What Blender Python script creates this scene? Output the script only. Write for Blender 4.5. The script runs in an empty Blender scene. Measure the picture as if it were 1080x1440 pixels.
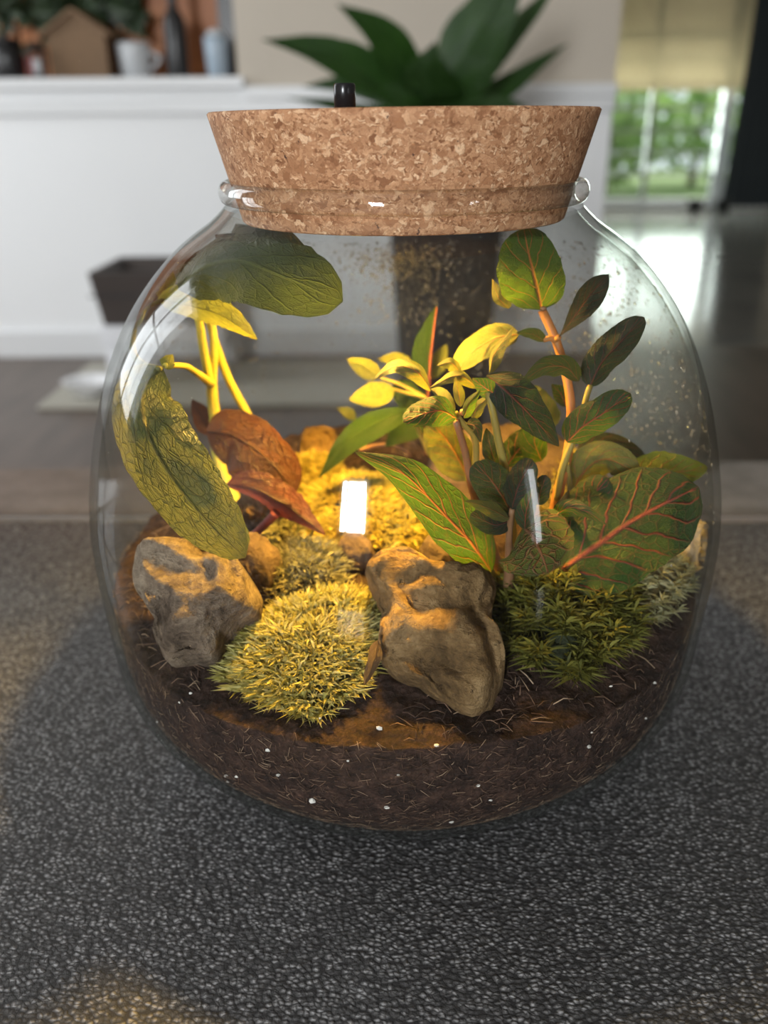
import bpy, bmesh, math, random
import numpy as np
from mathutils import Vector, Matrix, noise

random.seed(7); rng = np.random.default_rng(7)
sc = bpy.context.scene
col = sc.collection
T = 0.45                                   # height of the ottoman top above the floor

# ------------------------------------------------------------------ camera
F = 1200.0; PITCH = math.atan(542/1200); ROLL = math.radians(0.5)
CAM = np.array([-0.0072, -0.30, T + 0.225])
FW = np.array([0, math.cos(PITCH), -math.sin(PITCH)])
UP = np.array([0, math.sin(PITCH), math.cos(PITCH)])
RT = np.array([1.0, 0, 0])
cr, sr = math.cos(ROLL), math.sin(ROLL)
CX, CYV = cr*RT - sr*UP, sr*RT + cr*UP
cam = bpy.data.cameras.new('camera'); camo = bpy.data.objects.new('camera', cam); col.objects.link(camo)
m = Matrix.Identity(4)
for i in range(3):
    m[i][0], m[i][1], m[i][2], m[i][3] = CX[i], CYV[i], -FW[i], CAM[i]
camo.matrix_world = m
cam.sensor_fit = 'HORIZONTAL'; cam.sensor_width = 36.0; cam.lens = 36.0*F/1080
cam.clip_start = 0.01; cam.clip_end = 100
cam.dof.use_dof = True; cam.dof.focus_distance = 0.245; cam.dof.aperture_fstop = 11.0
sc.camera = camo

def ray(x, y):
    u, v = (x-540)/F, (720-y)/F
    return FW + CX*u + CYV*v
def at(x, y, Y):
    d = ray(x, y); return CAM + d*((Y-CAM[1])/d[1])
def depth(P): return float(np.dot(np.asarray(P)-CAM, FW))

# ------------------------------------------------------------------ world, lights, exposure
sc.view_settings.view_transform = 'Standard'; sc.view_settings.look = 'None'
sc.view_settings.exposure = 0.22; sc.view_settings.gamma = 1.0
sc.view_settings.use_curve_mapping = False
w = bpy.data.worlds.new('sky'); sc.world = w; w.use_nodes = True
bg = w.node_tree.nodes['Background']; bg.inputs[0].default_value = (0.86, 0.93, 1.0, 1); bg.inputs[1].default_value = 1.1
try:
    sc.cycles.transparent_max_bounces = 32; sc.cycles.max_bounces = 10; sc.cycles.transmission_bounces = 10
    sc.cycles.use_denoising = True; sc.cycles.caustics_reflective = False; sc.cycles.caustics_refractive = False
    sc.cycles.sample_clamp_indirect = 6.0
except Exception: pass

def area(name, loc, target, sx, sy, power, color, parent=None):
    l = bpy.data.lights.new(name, 'AREA'); l.shape = 'RECTANGLE'; l.size = sx; l.size_y = sy
    l.energy = power; l.color = color
    o = bpy.data.objects.new(name, l); col.objects.link(o); o.location = loc
    o.rotation_euler = (Vector(target)-Vector(loc)).to_track_quat('-Z', 'Y').to_euler()
    return o
area('daylight_side_window', (-2.62, 1.75, 1.42), (-1.5, 1.75, 1.42), 1.15, 1.7, 33, (0.93, 0.97, 1.0))
area('daylight_rear_window', (-0.97, -3.14, 1.16), (-0.97, -2.0, 1.16), 0.5, 0.72, 125, (0.95, 0.98, 1.0))
area('daylight_rear_door', (2.83, -3.14, 1.1), (2.83, -2.0, 1.1), 0.24, 1.2, 10, (0.95, 0.98, 1.0))
area('daylight_far_window', (2.35, 7.52, 0.75), (2.35, 6.5, 0.72), 1.5, 0.9, 35, (0.92, 1.0, 0.95))

sun = bpy.data.lights.new('sun', 'SUN'); sun.energy = 4.0; sun.angle = math.radians(1.0); sun.color = (1.0, 0.95, 0.86)
suno = bpy.data.objects.new('sun', sun); col.objects.link(suno); suno.rotation_euler = Vector((-0.25, -0.75, -0.85)).to_track_quat('-Z', 'Y').to_euler()

# ------------------------------------------------------------------ material helpers
class NT:
    def __init__(s, name):
        s.m = bpy.data.materials.new(name); s.m.use_nodes = True
        s.t = s.m.node_tree; s.t.nodes.clear()
        s.out = s.t.nodes.new('ShaderNodeOutputMaterial')
    def n(s, typ, **kw):
        nd = s.t.nodes.new(typ)
        for k, v in kw.items():
            if k.startswith('_'): setattr(nd, k[1:], v)
            else:
                key = int(k[1:]) if k[0] == 'i' and k[1:].isdigit() else k.replace('_', ' ')
                if isinstance(v, bpy.types.NodeSocket): s.t.links.new(v, nd.inputs[key])
                else: nd.inputs[key].default_value = v
        return nd
    def math(s, op, a, b=0.0, c=0.0):
        return s.n('ShaderNodeMath', _operation=op, i0=a, i1=b, i2=c).outputs[0]
    def mix(s, f, a, b, mode='MIX'):
        nd = s.n('ShaderNodeMix', _data_type='RGBA', _blend_type=mode)
        for k, v in ((0, f), (6, a), (7, b)):
            if isinstance(v, bpy.types.NodeSocket): s.t.links.new(v, nd.inputs[k])
            else: nd.inputs[k].default_value = v if k == 0 else tuple(v)+((1,) if len(v) == 3 else ())
        return nd.outputs[2]
    def ramp(s, f, stops, interp='LINEAR'):
        nd = s.t.nodes.new('ShaderNodeValToRGB'); s.t.links.new(f, nd.inputs[0])
        e = nd.color_ramp; e.interpolation = interp
        while len(e.elements) > 1: e.elements.remove(e.elements[-1])
        e.elements[0].position = stops[0][0]; e.elements[0].color = tuple(stops[0][1])+(1,)
        for p, c in stops[1:]:
            x = e.elements.new(p); x.color = tuple(c)+(1,)
        return nd.outputs[0]
    def coord(s, which='Object', scale=(1, 1, 1)):
        tc = s.n('ShaderNodeTexCoord'); mp = s.n('ShaderNodeMapping')
        s.t.links.new(tc.outputs[which], mp.inputs[0]); mp.inputs['Scale'].default_value = scale
        return mp.outputs[0]
    def noise(s, vec, scale, detail=4, rough=0.55, dist=0.0):
        return s.n('ShaderNodeTexNoise', Vector=vec, Scale=scale, Detail=detail, Roughness=rough, Distortion=dist)
    def voro(s, vec, scale, feature='F1', rnd=1.0):
        return s.n('ShaderNodeTexVoronoi', _feature=feature, Vector=vec, Scale=scale, Randomness=rnd)
    def bump(s, h, strength=0.5, distance=0.002, normal=None):
        nd = s.n('ShaderNodeBump', Strength=strength, Distance=distance, Height=h)
        if normal: s.t.links.new(normal, nd.inputs['Normal'])
        return nd.outputs[0]
    def bsdf(s, color, rough=0.6, normal=None, spec=0.5, **kw):
        nd = s.n('ShaderNodeBsdfPrincipled')
        for k, v in (('Base Color', color), ('Roughness', rough), ('Specular IOR Level', spec), *[(k.replace('_', ' '), v) for k, v in kw.items()]):
            if isinstance(v, bpy.types.NodeSocket): s.t.links.new(v, nd.inputs[k])
            else: nd.inputs[k].default_value = tuple(v)+(1,) if isinstance(v, tuple) and len(v) == 3 else v
        if normal: s.t.links.new(normal, nd.inputs['Normal'])
        return nd.outputs[0]
    def done(s, sh, disp=None):
        s.t.links.new(sh, s.out.inputs[0]); return s.m

def plain(name, color, rough=0.6, var=0.12, scale=6.0, spec=0.5, bump=0.0, **kw):
    t = NT(name); v = t.coord()
    nz = t.noise(v, scale, 4)
    c = t.mix(t.math('MULTIPLY', nz.outputs[0], var*2), color, tuple(x*0.55 for x in color))
    nm = t.bump(nz.outputs[0], bump, 0.01) if bump else None
    return t.done(t.bsdf(c, rough, nm, spec, **kw))

# ------------------------------------------------------------------ object helpers
def tag(o, label=None, cat=None, group=None, kind=None):
    if label: o['label'] = label
    if cat: o['category'] = cat
    if group: o['group'] = group
    if kind: o['kind'] = kind
    return o
def empty(name, loc, label=None, cat=None, group=None):
    o = bpy.data.objects.new(name, None); col.objects.link(o); o.location = tuple(loc); o.empty_display_size = 0.01
    return tag(o, label, cat, group)
def mk(name, verts, faces, mat, parent=None, loc=None, smooth=True, uvs=None):
    """verts in world space; the object origin goes to loc (or stays relative to its parent)."""
    org = np.zeros(3)
    if parent is not None:
        q = parent
        while q is not None: org = org + np.array(q.location); q = q.parent
    loc = np.zeros(3) if loc is None else np.array(loc, float)-org
    v = np.asarray(verts, float) - org - loc
    me = bpy.data.meshes.new(name); me.from_pydata(v.tolist(), [], faces); me.update()
    if uvs is not None:
        ul = me.uv_layers.new(name='UVMap')
        vi = np.empty(len(me.loops), dtype=np.int32); me.loops.foreach_get('vertex_index', vi)
        ul.data.foreach_set('uv', np.asarray(uvs, dtype=np.float32)[vi].ravel())
    if smooth: me.polygons.foreach_set('use_smooth', [True]*len(me.polygons))
    me.materials.append(mat)
    o = bpy.data.objects.new(name, me); col.objects.link(o); o.location = tuple(loc)
    if parent is not None: o.parent = parent
    return o
def boxes(specs):
    V, Fc = [], []
    for (x0, y0, z0, x1, y1, z1) in specs:
        b = len(V)
        V += [(x0,y0,z0),(x1,y0,z0),(x1,y1,z0),(x0,y1,z0),(x0,y0,z1),(x1,y0,z1),(x1,y1,z1),(x0,y1,z1)]
        Fc += [tuple(b+i for i in f) for f in ((0,3,2,1),(4,5,6,7),(0,1,5,4),(1,2,6,5),(2,3,7,6),(3,0,4,7))]
    return V, Fc
def box(name, b, mat, parent=None, bev=0.0, loc=None):
    V, Fc = boxes([b]); o = mk(name, V, Fc, mat, parent, loc, smooth=False)
    if bev:
        md = o.modifiers.new('bevel', 'BEVEL'); md.width = bev; md.segments = 2
    return o
def lathe(name, prof, mat, parent=None, c=(0, 0, 0), n=48, cap=True, loc=None, smooth=True, fn=None):
    V, Fc = [], []
    for r, z in prof:
        for k in range(n):
            a = 2*math.pi*k/n; V.append((c[0]+r*math.cos(a), c[1]+r*math.sin(a), c[2]+z))
    for i in range(len(prof)-1):
        for k in range(n):
            k2 = (k+1) % n; Fc.append((i*n+k, i*n+k2, (i+1)*n+k2, (i+1)*n+k))
    if cap:
        Fc.append(tuple(range(n-1, -1, -1))); Fc.append(tuple((len(prof)-1)*n+k for k in range(n)))
    if fn: V = [fn(p) for p in V]
    return mk(name, V, Fc, mat, parent, loc, smooth)
def smoothpath(P, n):
    P = np.asarray(P, float)
    if len(P) == 2: return P[0]+(P[1]-P[0])*np.linspace(0, 1, n)[:, None]
    d = np.concatenate([[0], np.cumsum(np.linalg.norm(np.diff(P, axis=0), axis=1)+1e-9)]); d /= d[-1]
    out = np.zeros((n, P.shape[1]))
    tan = np.gradient(P, d, axis=0)
    for i, s in enumerate(np.linspace(0, 1, n)):
        k = min(np.searchsorted(d, s, 'right')-1, len(P)-2); h = d[k+1]-d[k]; t = (s-d[k])/h
        out[i] = (2*t**3-3*t**2+1)*P[k]+(t**3-2*t**2+t)*h*tan[k]+(-2*t**3+3*t**2)*P[k+1]+(t**3-t**2)*h*tan[k+1]
    return out
def tube(P, R, nseg=8, n=None):
    P = np.asarray(P, float)
    if n: 
        R = np.interp(np.linspace(0, 1, n), np.linspace(0, 1, len(np.atleast_1d(R))), np.atleast_1d(R)); P = smoothpath(P, n)
    R = np.broadcast_to(np.asarray(R, float), (len(P),))
    V, Fc = [], []; tn = np.gradient(P, axis=0); ref = np.array([0.31, 0.87, 0.2])
    for i in range(len(P)):
        t = tn[i]/(np.linalg.norm(tn[i])+1e-12); a = np.cross(t, ref); a /= np.linalg.norm(a)+1e-12; b = np.cross(t, a)
        for k in range(nseg):
            th = 2*math.pi*k/nseg; V.append(P[i]+R[i]*(a*math.cos(th)+b*math.sin(th)))
    for i in range(len(P)-1):
        for k in range(nseg):
            k2 = (k+1) % nseg; Fc.append((i*nseg+k, i*nseg+k2, (i+1)*nseg+k2, (i+1)*nseg+k))
    Fc.append(tuple(range(nseg-1, -1, -1))); Fc.append(tuple((len(P)-1)*nseg+k for k in range(nseg)))
    return V, Fc
def nz3(p, s, o=3):
    return noise.fractal(Vector((p[0]*s, p[1]*s, p[2]*s)), 1.0, 2.0, o)

# ------------------------------------------------------------------ structure materials
M = {}
M['wall_white'] = plain('white_wainscot_paint', (0.82, 0.83, 0.84), 0.5, 0.05, 2)
M['wall_beige'] = plain('beige_wall_paint', (0.55, 0.49, 0.41), 0.7, 0.05, 2)
M['ceiling'] = plain('ceiling_paint', (0.5, 0.48, 0.45), 0.8, 0.04, 2)
def floormat():
    t = NT('dark_wood_floor'); v = t.coord('Object', (7, 0.9, 1)); nz = t.noise(v, 3, 5)
    c = t.ramp(nz.outputs[0], [(0.3, (0.075, 0.055, 0.042)), (0.7, (0.135, 0.10, 0.078))])
    return t.done(t.bsdf(c, 0.38, t.bump(nz.outputs[0], 0.1, 0.002)))
M['floor'] = floormat()
def tilemat():
    t = NT('pale_glossy_tile'); v = t.coord(); nz = t.noise(v, 2.2, 4)
    c = t.ramp(nz.outputs[0], [(0.3, (0.22, 0.215, 0.2)), (0.7, (0.34, 0.33, 0.31))])
    return t.done(t.bsdf(c, 0.16, t.bump(nz.outputs[0], 0.05, 0.002)))
M['tile'] = tilemat()
M['trim'] = plain('white_trim', (0.72, 0.73, 0.74), 0.4, 0.04, 3)
M['frame'] = plain('window_frame_white', (0.7, 0.71, 0.72), 0.4, 0.05, 4)
M['slat'] = plain('louvre_metal', (0.42, 0.44, 0.42), 0.35, 0.1, 4)

def struct(o): o['kind'] = 'structure'; return o
WY = 2.45
struct(box('floor', (-2.6, -3.1, -0.06, 3.7, WY+0.06, 0.0), M['floor']))
struct(box('floor_2', (-2.6, WY+0.06, -0.06, 3.7, 7.6, 0.0), M['tile']))
struct(box('ceiling', (-2.6, -3.1, 2.6, 3.7, 7.6, 2.7), M['ceiling']))
WX1 = float(at(848, 300, WY)[0])           # right end of the white wall
NX1 = float(at(331, 60, WY)[0])            # right jamb of the shelf niche
ZS = float(at(300, 108, WY)[2])            # niche sill height
ZR = float(at(300, 150, WY)[2])
V, Fc = boxes([(-2.6, WY, 0, WX1, WY+0.12, ZS-0.03)])
wl = struct(mk('wall_back', V, Fc, M['wall_white'], smooth=False))
V, Fc = boxes([(NX1, WY, ZS-0.03, WX1, WY+0.12, 2.6), (-2.6, WY, 1.75, NX1, WY+0.12, 2.6)])
struct(mk('wall_upper', V, Fc, M['wall_beige'], smooth=False))
struct(box('trim_1', (-2.6, WY-0.028, ZS-0.03, NX1+0.02, WY+0.42, ZS), M['trim'], bev=0.004))
struct(box('trim_2', (NX1+0.02, WY-0.022, ZS-0.06, WX1+0.005, WY, ZS-0.025), M['trim'], bev=0.004))
struct(box('trim_3', (-2.6, WY-0.016, ZR-0.02, WX1+0.005, WY, ZR+0.02), M['trim'], bev=0.005))
struct(box('baseboard_back', (-2.6, WY-0.014, 0, WX1+0.004, WY, 0.085), M['trim'], bev=0.003))
struct(box('wall_corner_return', (WX1-0.12, WY+0.12, 0, WX1, 7.5, 2.6), M['wall_beige']))
def brickwood():
    t = NT('orange_wood_boards'); v = t.coord('Object', (1, 1, 9)); nz = t.noise(v, 2, 4)
    c = t.ramp(nz.outputs[0], [(0.3, (0.32, 0.11, 0.035)), (0.7, (0.52, 0.2, 0.065))])
    return t.done(t.bsdf(c, 0.5))
M['orange'] = brickwood()
struct(box('wall_niche_back', (-2.6, WY+0.42, ZS-0.03, NX1+0.1, WY+0.46, 2.6), M['orange']))
# left wall with its window, rear wall with its window, right wall, far wall with its window
WA, WB = 1.12, 2.38
V, Fc = boxes([(-2.72, -3.1, 0, -2.6, WA, 2.6), (-2.72, WB, 0, -2.6, 7.6, 2.6), (-2.72, WA, 0, -2.6, WB, 0.5), (-2.72, WA, 2.33, -2.6, WB, 2.6)])
struct(mk('wall_left', V, Fc, M['wall_beige'], smooth=False))
V, Fc = boxes([(-2.6, -3.22, 0, -1.25, -3.1, 2.6), (-0.69, -3.22, 0, 2.7, -3.1, 2.6), (2.96, -3.22, 0, 3.7, -3.1, 2.6), (-1.25, -3.22, 0, -0.69, -3.1, 0.77), (-1.25, -3.22, 1.55, -0.69, -3.1, 2.6), (2.7, -3.22, 0, 2.96, -3.1, 0.48), (2.7, -3.22, 1.72, 2.96, -3.1, 2.6)])
struct(mk('wall_rear', V, Fc, M['wall_beige'], smooth=False))
struct(box('wall_right', (3.7, -3.1, 0, 3.82, 7.6, 2.6), M['wall_beige']))
FY = 7.4
FX0 = 1.45; FX1 = float(at(1085, 250, FY)[0]); ZW0 = float(at(940, 283, FY)[2]); ZW1 = 2.1
V, Fc = boxes([(-2.6, FY, 0, FX0, FY+0.12, 2.6), (FX1, FY, 0, 3.7, FY+0.12, 2.6), (FX0, FY, 0, FX1, FY+0.12, ZW0-0.03), (FX0, FY, ZW1, FX1, FY+0.12, 2.6)])
struct(mk('wall_far', V, Fc, M['wall_beige'], smooth=False))
def glassmat(name, tint=(0.96, 0.98, 0.97), rough=0.0, edge=(0.75, 0.8, 0.77)):
    t = NT(name); lw = t.n('ShaderNodeLayerWeight', Blend=0.5)
    f = t.math('POWER', lw.outputs['Facing'], 5.0); f = t.math('MULTIPLY_ADD', f, 0.9, 0.04)
    e = t.math('POWER', lw.outputs['Facing'], 3.0)
    tr = t.n('ShaderNodeBsdfTransparent', Color=t.mix(e, tint, edge)); gl = t.n('ShaderNodeBsdfGlossy', Color=(1, 1, 1, 1), Roughness=rough)
    return t.done(t.n('ShaderNodeMixShader', i0=f, i1=tr.outputs[0], i2=gl.outputs[0]).outputs[0])
M['pane'] = glassmat('window_pane')
# window_1: far window with louvre slats
w1 = struct(empty('window_1', ((FX0+FX1)/2, FY, ZW0)))
XM = float(at(1012, 250, FY)[0]); XM2 = float(at(914, 200, FY)[0])
box('frame', (FX0, FY+0.02, ZW0-0.03, FX1, FY+0.10, ZW0+0.02), M['frame'], w1)
box('frame', (FX0, FY+0.02, ZW1-0.05, FX1, FY+0.10, ZW1), M['frame'], w1)
box('mullion', (XM-0.05, FY+0.01, ZW0, XM+0.05, FY+0.09, ZW1), M['frame'], w1)
box('mullion', (XM2-0.02, FY+0.03, ZW0, XM2+0.02, FY+0.07, ZW1), M['slat'], w1)
zsl = [float(at(930, y, FY)[2]) for y in (152, 184, 214, 246)]
step = (zsl[0]-zsl[-1])/3
for k in range(8):
    z = zsl[-1]+k*step
    box('slat', (FX0, FY+0.04, z-0.011, XM-0.05, FY+0.06, z+0.011), M['slat'], w1)
for a, b in ((FX0, XM-0.05), (XM+0.05, FX1)):
    box('pane', (a, FY+0.072, ZW0+0.02, b, FY+0.078, ZW1-0.05), M['pane'], w1)
box('sill', (FX0-0.05, FY-0.06, ZW0-0.06, FX1+0.05, FY+0.02, ZW0-0.03), M['frame'], w1)
# windows out of shot that light the room (frames with glazing bars)
w2 = struct(empty('window_2', (-0.97, -3.1, 0.77)))
for b in ((-1.25, -3.09, 0.77, -1.21, -3.05, 1.55), (-0.73, -3.09, 0.77, -0.69, -3.05, 1.55), (-1.21, -3.09, 0.77, -0.73, -3.05, 0.80), (-1.21, -3.09, 1.52, -0.73, -3.05, 1.55)):
    box('frame', b, M['frame'], w2)
box('mullion', (-1.10, -3.08, 0.8, -1.085, -3.05, 1.52), M['frame'], w2)
box('mullion', (-1.21, -3.08, 1.20, -0.73, -3.06, 1.212), M['frame'], w2)
w3 = struct(empty('window_3', (-2.6, (WA+WB)/2, 0.65)))
for b in ((-2.6, WA, 0.5, -2.56, WA+0.06, 2.33), (-2.6, WB-0.06, 0.5, -2.56, WB, 2.33), (-2.6, WA+0.06, 0.5, -2.56, WB-0.06, 0.56), (-2.6, WA+0.06, 2.27, -2.56, WB-0.06, 2.33)):
    box('frame', b, M['frame'], w3)
box('mullion', (-2.59, (WA+WB)/2-0.03, 0.56, -2.56, (WA+WB)/2+0.03, 2.27), M['frame'], w3)
box('mullion', (-2.59, WA+0.06, 1.43, -2.57, WB-0.06, 1.47), M['frame'], w3)

# roller blind and dark curtain
def blindmat():
    t = NT('beige_blind_fabric'); v = t.coord('Object', (1, 1, 1)); nz = t.noise(v, 40, 3)
    c = t.ramp(nz.outputs[0], [(0.3, (0.50, 0.44, 0.33)), (0.7, (0.6, 0.54, 0.42))])
    s = t.bsdf(c, 0.8); tl = t.n('ShaderNodeBsdfTranslucent', Color=c)
    return t.done(t.n('ShaderNodeMixShader', i0=0.55, i1=s, i2=tl.outputs[0]).outputs[0])
M['blind'] = blindmat()
zb = float(at(950, 121, FY-0.1)[2])
rb = empty('roller_blind', (2.4, FY-0.09, zb), 'beige fabric roller blind half lowered over the far window', 'blind')
box('fabric', (FX0-0.08, FY-0.10, zb, FX1+0.3, FY-0.095, 2.2), M['blind'], rb)
box('bottom_bar', (FX0-0.08, FY-0.105, zb-0.03, FX1+0.3, FY-0.09, zb), M['blind'], rb)
M['curtain'] = plain('dark_blue_curtain', (0.05, 0.062, 0.07), 0.85, 0.3, 5)
c0 = float(at(1036, 200, FY-0.2)[0]); c1 = c0+0.45; n = 40; V = []; Fc = []
for k in range(n):
    x = c0+(c1-c0)*k/(n-1); y = FY-0.16+0.022*math.sin(k*1.1)
    for yy in (y, y+0.006):
        for z in (0.04, zb+0.1, 2.2): V.append((x-0.04*(1 if z < 0.1 else 0), yy, z))
for k in range(n-1):
    for j in range(2):
        a = k*6; b = a+6
        Fc += [(a+j, b+j, b+j+1, a+j+1), (a+3+j, a+4+j, b+4+j, b+3+j)]
tag(mk('curtain', V, Fc, M['curtain'], loc=((c0+c1)/2, FY-0.16, 0.04)), 'dark blue curtain hanging at the right of the far window', 'curtain')
M['black'] = plain('black_plastic', (0.012, 0.012, 0.013), 0.35, 0.2, 20)
for k, px in enumerate((975, 1014)):
    p = at(px, 309, FY-0.25); p[2] = 0
    o = empty('floor_pot', (p[0], FY-0.25, 0), ('small black pot on the pale tiles farther from the dark curtain', 'small black pot on the pale tiles nearer the dark curtain')[k], 'pot', 'black pots under the far window')
    lathe('body', [(0.04, 0.001), (0.05, 0.01), (0.062, 0.09), (0.066, 0.095), (0.066, 0.11), (0.058, 0.11), (0.055, 0.06), (0.001, 0.055)], M['black'], o, (p[0], FY-0.25, 0), 20)
# garden outside the far window
def foliagemat():
    t = NT('garden_foliage'); v = t.coord(); nz = t.noise(v, 3.0, 5)
    r = t.n('ShaderNodeNewGeometry').outputs['Random Per Island']
    c = t.mix(r, (0.10, 0.22, 0.05), (0.42, 0.6, 0.2))
    s = t.bsdf(c, 0.6); tl = t.n('ShaderNodeBsdfTranslucent', Color=c)
    return t.done(t.n('ShaderNodeMixShader', i0=0.4, i1=s, i2=tl.outputs[0]).outputs[0])
M['foliage'] = foliagemat(); M['bark'] = plain('bark', (0.1, 0.07, 0.05), 0.8, 0.3, 10)
struct(tag(box('ground_outside', (-1, 7.6, -0.12, 8, 16, -0.06), plain('lawn', (0.2, 0.3, 0.09), 0.9, 0.3, 3))))
def shrub(cx, cy, rx, rz, n, label, seed):
    r_ = random.Random(seed); o = empty('garden_shrub', (cx, cy, -0.06), label, 'shrub', 'shrubs in the garden')
    V, Fc = [], []
    for k in range(n):
        d = Vector((r_.gauss(0, 1), r_.gauss(0, 1), r_.gauss(0, 1))).normalized()*(r_.random()**0.4)
        c = Vector((cx+d.x*rx, cy+d.y*rx, rz+d.z*rz*0.95)); u = Vector((r_.gauss(0, 1), r_.gauss(0, 1), r_.gauss(0, 1))).normalized()
        s = u.cross(Vector((0.3, 0.5, 0.8))).normalized(); L = r_.uniform(0.06, 0.13); b = len(V)
        V += [c-u*L, c+s*L*0.5, c+u*L, c-s*L*0.5]; Fc.append((b, b+1, b+2, b+3))
    mk('foliage', V, Fc, M['foliage'], o, smooth=False)
    V, Fc = tube([(cx, cy, -0.06), (cx+0.03, cy, rz*0.8), (cx, cy+0.05, rz*1.3)], [0.05, 0.04, 0.02], 8, 8); mk('stem', V, Fc, M['bark'], o)
shrub(2.55, 10.2, 0.75, 0.62, 700, 'bright green bushy shrub seen through the far window panes', 3)
shrub(4.0, 11.5, 1.1, 0.75, 700, 'deeper green shrub behind the window frame by the curtain', 5)
shrub(2.2, 13.2, 0.9, 0.5, 500, 'low pale green shrub far out in the garden', 9)

# ------------------------------------------------------------------ things on the niche sill
NY = WY+0.16
def nx(px, y=60, Y=NY): return float(at(px, y, Y)[0])
def nzz(py, Y=NY): return float(at(150, py, Y)[2])
M['grey_ceramic'] = plain('pale_ceramic', (0.5, 0.52, 0.54), 0.35, 0.15, 12)
M['blue_ceramic'] = plain('pale_blue_tin', (0.34, 0.42, 0.5), 0.35, 0.3, 16)
M['rustic'] = plain('rustic_wood', (0.2, 0.115, 0.055), 0.7, 0.5, 14)
M['red'] = plain('red_enamel', (0.35, 0.03, 0.03), 0.4, 0.2, 10)
M['dark_leaf_bg'] = plain('deep_green_leaf', (0.028, 0.05, 0.02), 0.5, 0.4, 20)
def mug(px, r, h, mat, name, label, cat, lip=None):
    x = nx(px, 95); o = empty(name, (x, NY, ZS), label, cat)
    lathe('body', [(r*0.75, 0.001), (r*0.85, h*0.06), (r, h*0.8), (r, h), (r*0.9, h), (r*0.85, h*0.3), (0.002, h*0.2)], mat, o, (x, NY, ZS), 28)
    if lip: lathe('lid', [(r*0.6, h), (r*0.75, h*1.02), (r*0.7, h*1.12), (r*0.2, h*1.18), (0.002, h*1.18)], lip, o, (x, NY, ZS), 28)
    return o
o = mug(191, 0.05, 0.10, M['grey_ceramic'], 'mug', 'pale grey ceramic mug on the sill beside the birdhouse', 'mug')
V, Fc = tube([(nx(191, 95)+0.047, NY-0.01, ZS+0.075), (nx(191, 95)+0.078, NY-0.015, ZS+0.06), (nx(191, 95)+0.047, NY-0.01, ZS+0.025)], 0.006, 8, 10); mk('handle', V, Fc, M['grey_ceramic'], o)
mug(307, 0.038, 0.115, M['blue_ceramic'], 'storage_tin', 'pale blue storage tin with a white domed lid on the sill', 'tin', M['grey_ceramic'])
x = nx(250, 90); o = empty('bottle', (x, NY, ZS), 'tall black bottle on the sill between mug and tin', 'bottle')
lathe('body', [(0.030, 0.001), (0.034, 0.01), (0.034, 0.15), (0.028, 0.17), (0.014, 0.19), (0.013, 0.24), (0.016, 0.245), (0.016, 0.26), (0.002, 0.262)], M['black'], o, (x, NY, ZS), 28)
x = nx(120, 90); hw = 0.085; h1 = 0.12; h2 = 0.175
o = empty('birdhouse', (x, NY, ZS), 'rustic brown wooden birdhouse with pitched roof on the sill', 'birdhouse')
V = [(x+sx*hw, NY+sy*0.06, ZS+z) for sy in (-1, 1) for sx, z in ((-1, 0.001), (1, 0.001), (1, h1), (0, h2), (-1, h1))]
V = [(a if abs(a-x) > 1e-6 else x, b, c) for a, b, c in V]
mk('body', V, [(0, 1, 2, 3, 4), (9, 8, 7, 6, 5), (0, 5, 6, 1), (1, 6, 7, 2), (2, 7, 8, 3), (3, 8, 9, 4), (4, 9, 5, 0)], M['rustic'], o, smooth=False)
for s in (-1, 1):
    V = [(x, NY-0.075, ZS+h2), (x, NY+0.075, ZS+h2), (x+s*(hw+0.02), NY+0.075, ZS+h1-0.012), (x+s*(hw+0.02), NY-0.075, ZS+h1-0.012)]
    V += [(a, b, c+0.012) for a, b, c in V]
    mk('roof_board', V, [(0, 1, 2, 3), (7, 6, 5, 4), (0, 4, 5, 1), (1, 5, 6, 2), (2, 6, 7, 3), (3, 7, 4, 0)], M['rustic'], o, smooth=False)
x = nx(47, 90); o = empty('red_can', (x, NY, ZS), 'small red can on the sill left of the birdhouse', 'can')
lathe('body', [(0.02, 0.001), (0.022, 0.005), (0.022, 0.06), (0.02, 0.064), (0.018, 0.062), (0.002, 0.062)], M['red'], o, (x, NY, ZS), 24)
x = nx(68, 90); NY = NY-0.09; o = empty('lantern', (x, NY, ZS), 'small black lantern on the sill between red can and birdhouse', 'lantern')
box('base', (x-0.024, NY-0.024, ZS+0.001, x+0.024, NY+0.024, ZS+0.012), M['black'], o)
for sx in (-1, 1):
    for sy in (-1, 1): box('post', (x+sx*0.02-0.003, NY+sy*0.02-0.003, ZS+0.012, x+sx*0.02+0.003, NY+sy*0.02+0.003, ZS+0.07), M['black'], o)
lathe('cap', [(0.03, 0.07), (0.03, 0.075), (0.008, 0.095), (0.002, 0.1)], M['black'], o, (x, NY, ZS), 4, smooth=False)
lathe('candle', [(0.014, 0.012), (0.014, 0.055), (0.001, 0.055)], M['grey_ceramic'], o, (x, NY, ZS), 16)
NY = NY+0.09; x = nx(12, 90); o = empty('storage_jar', (x, NY, ZS), 'black storage jar with lid at the end of the sill', 'jar')
lathe('body', [(0.04, 0.001), (0.045, 0.006), (0.05, 0.06), (0.045, 0.1), (0.002, 0.1)], M['black'], o, (x, NY, ZS), 24)
lathe('lid', [(0.047, 0.1), (0.047, 0.112), (0.01, 0.118), (0.009, 0.13), (0.001, 0.131)], M['black'], o, (x, NY, ZS), 24)
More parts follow.
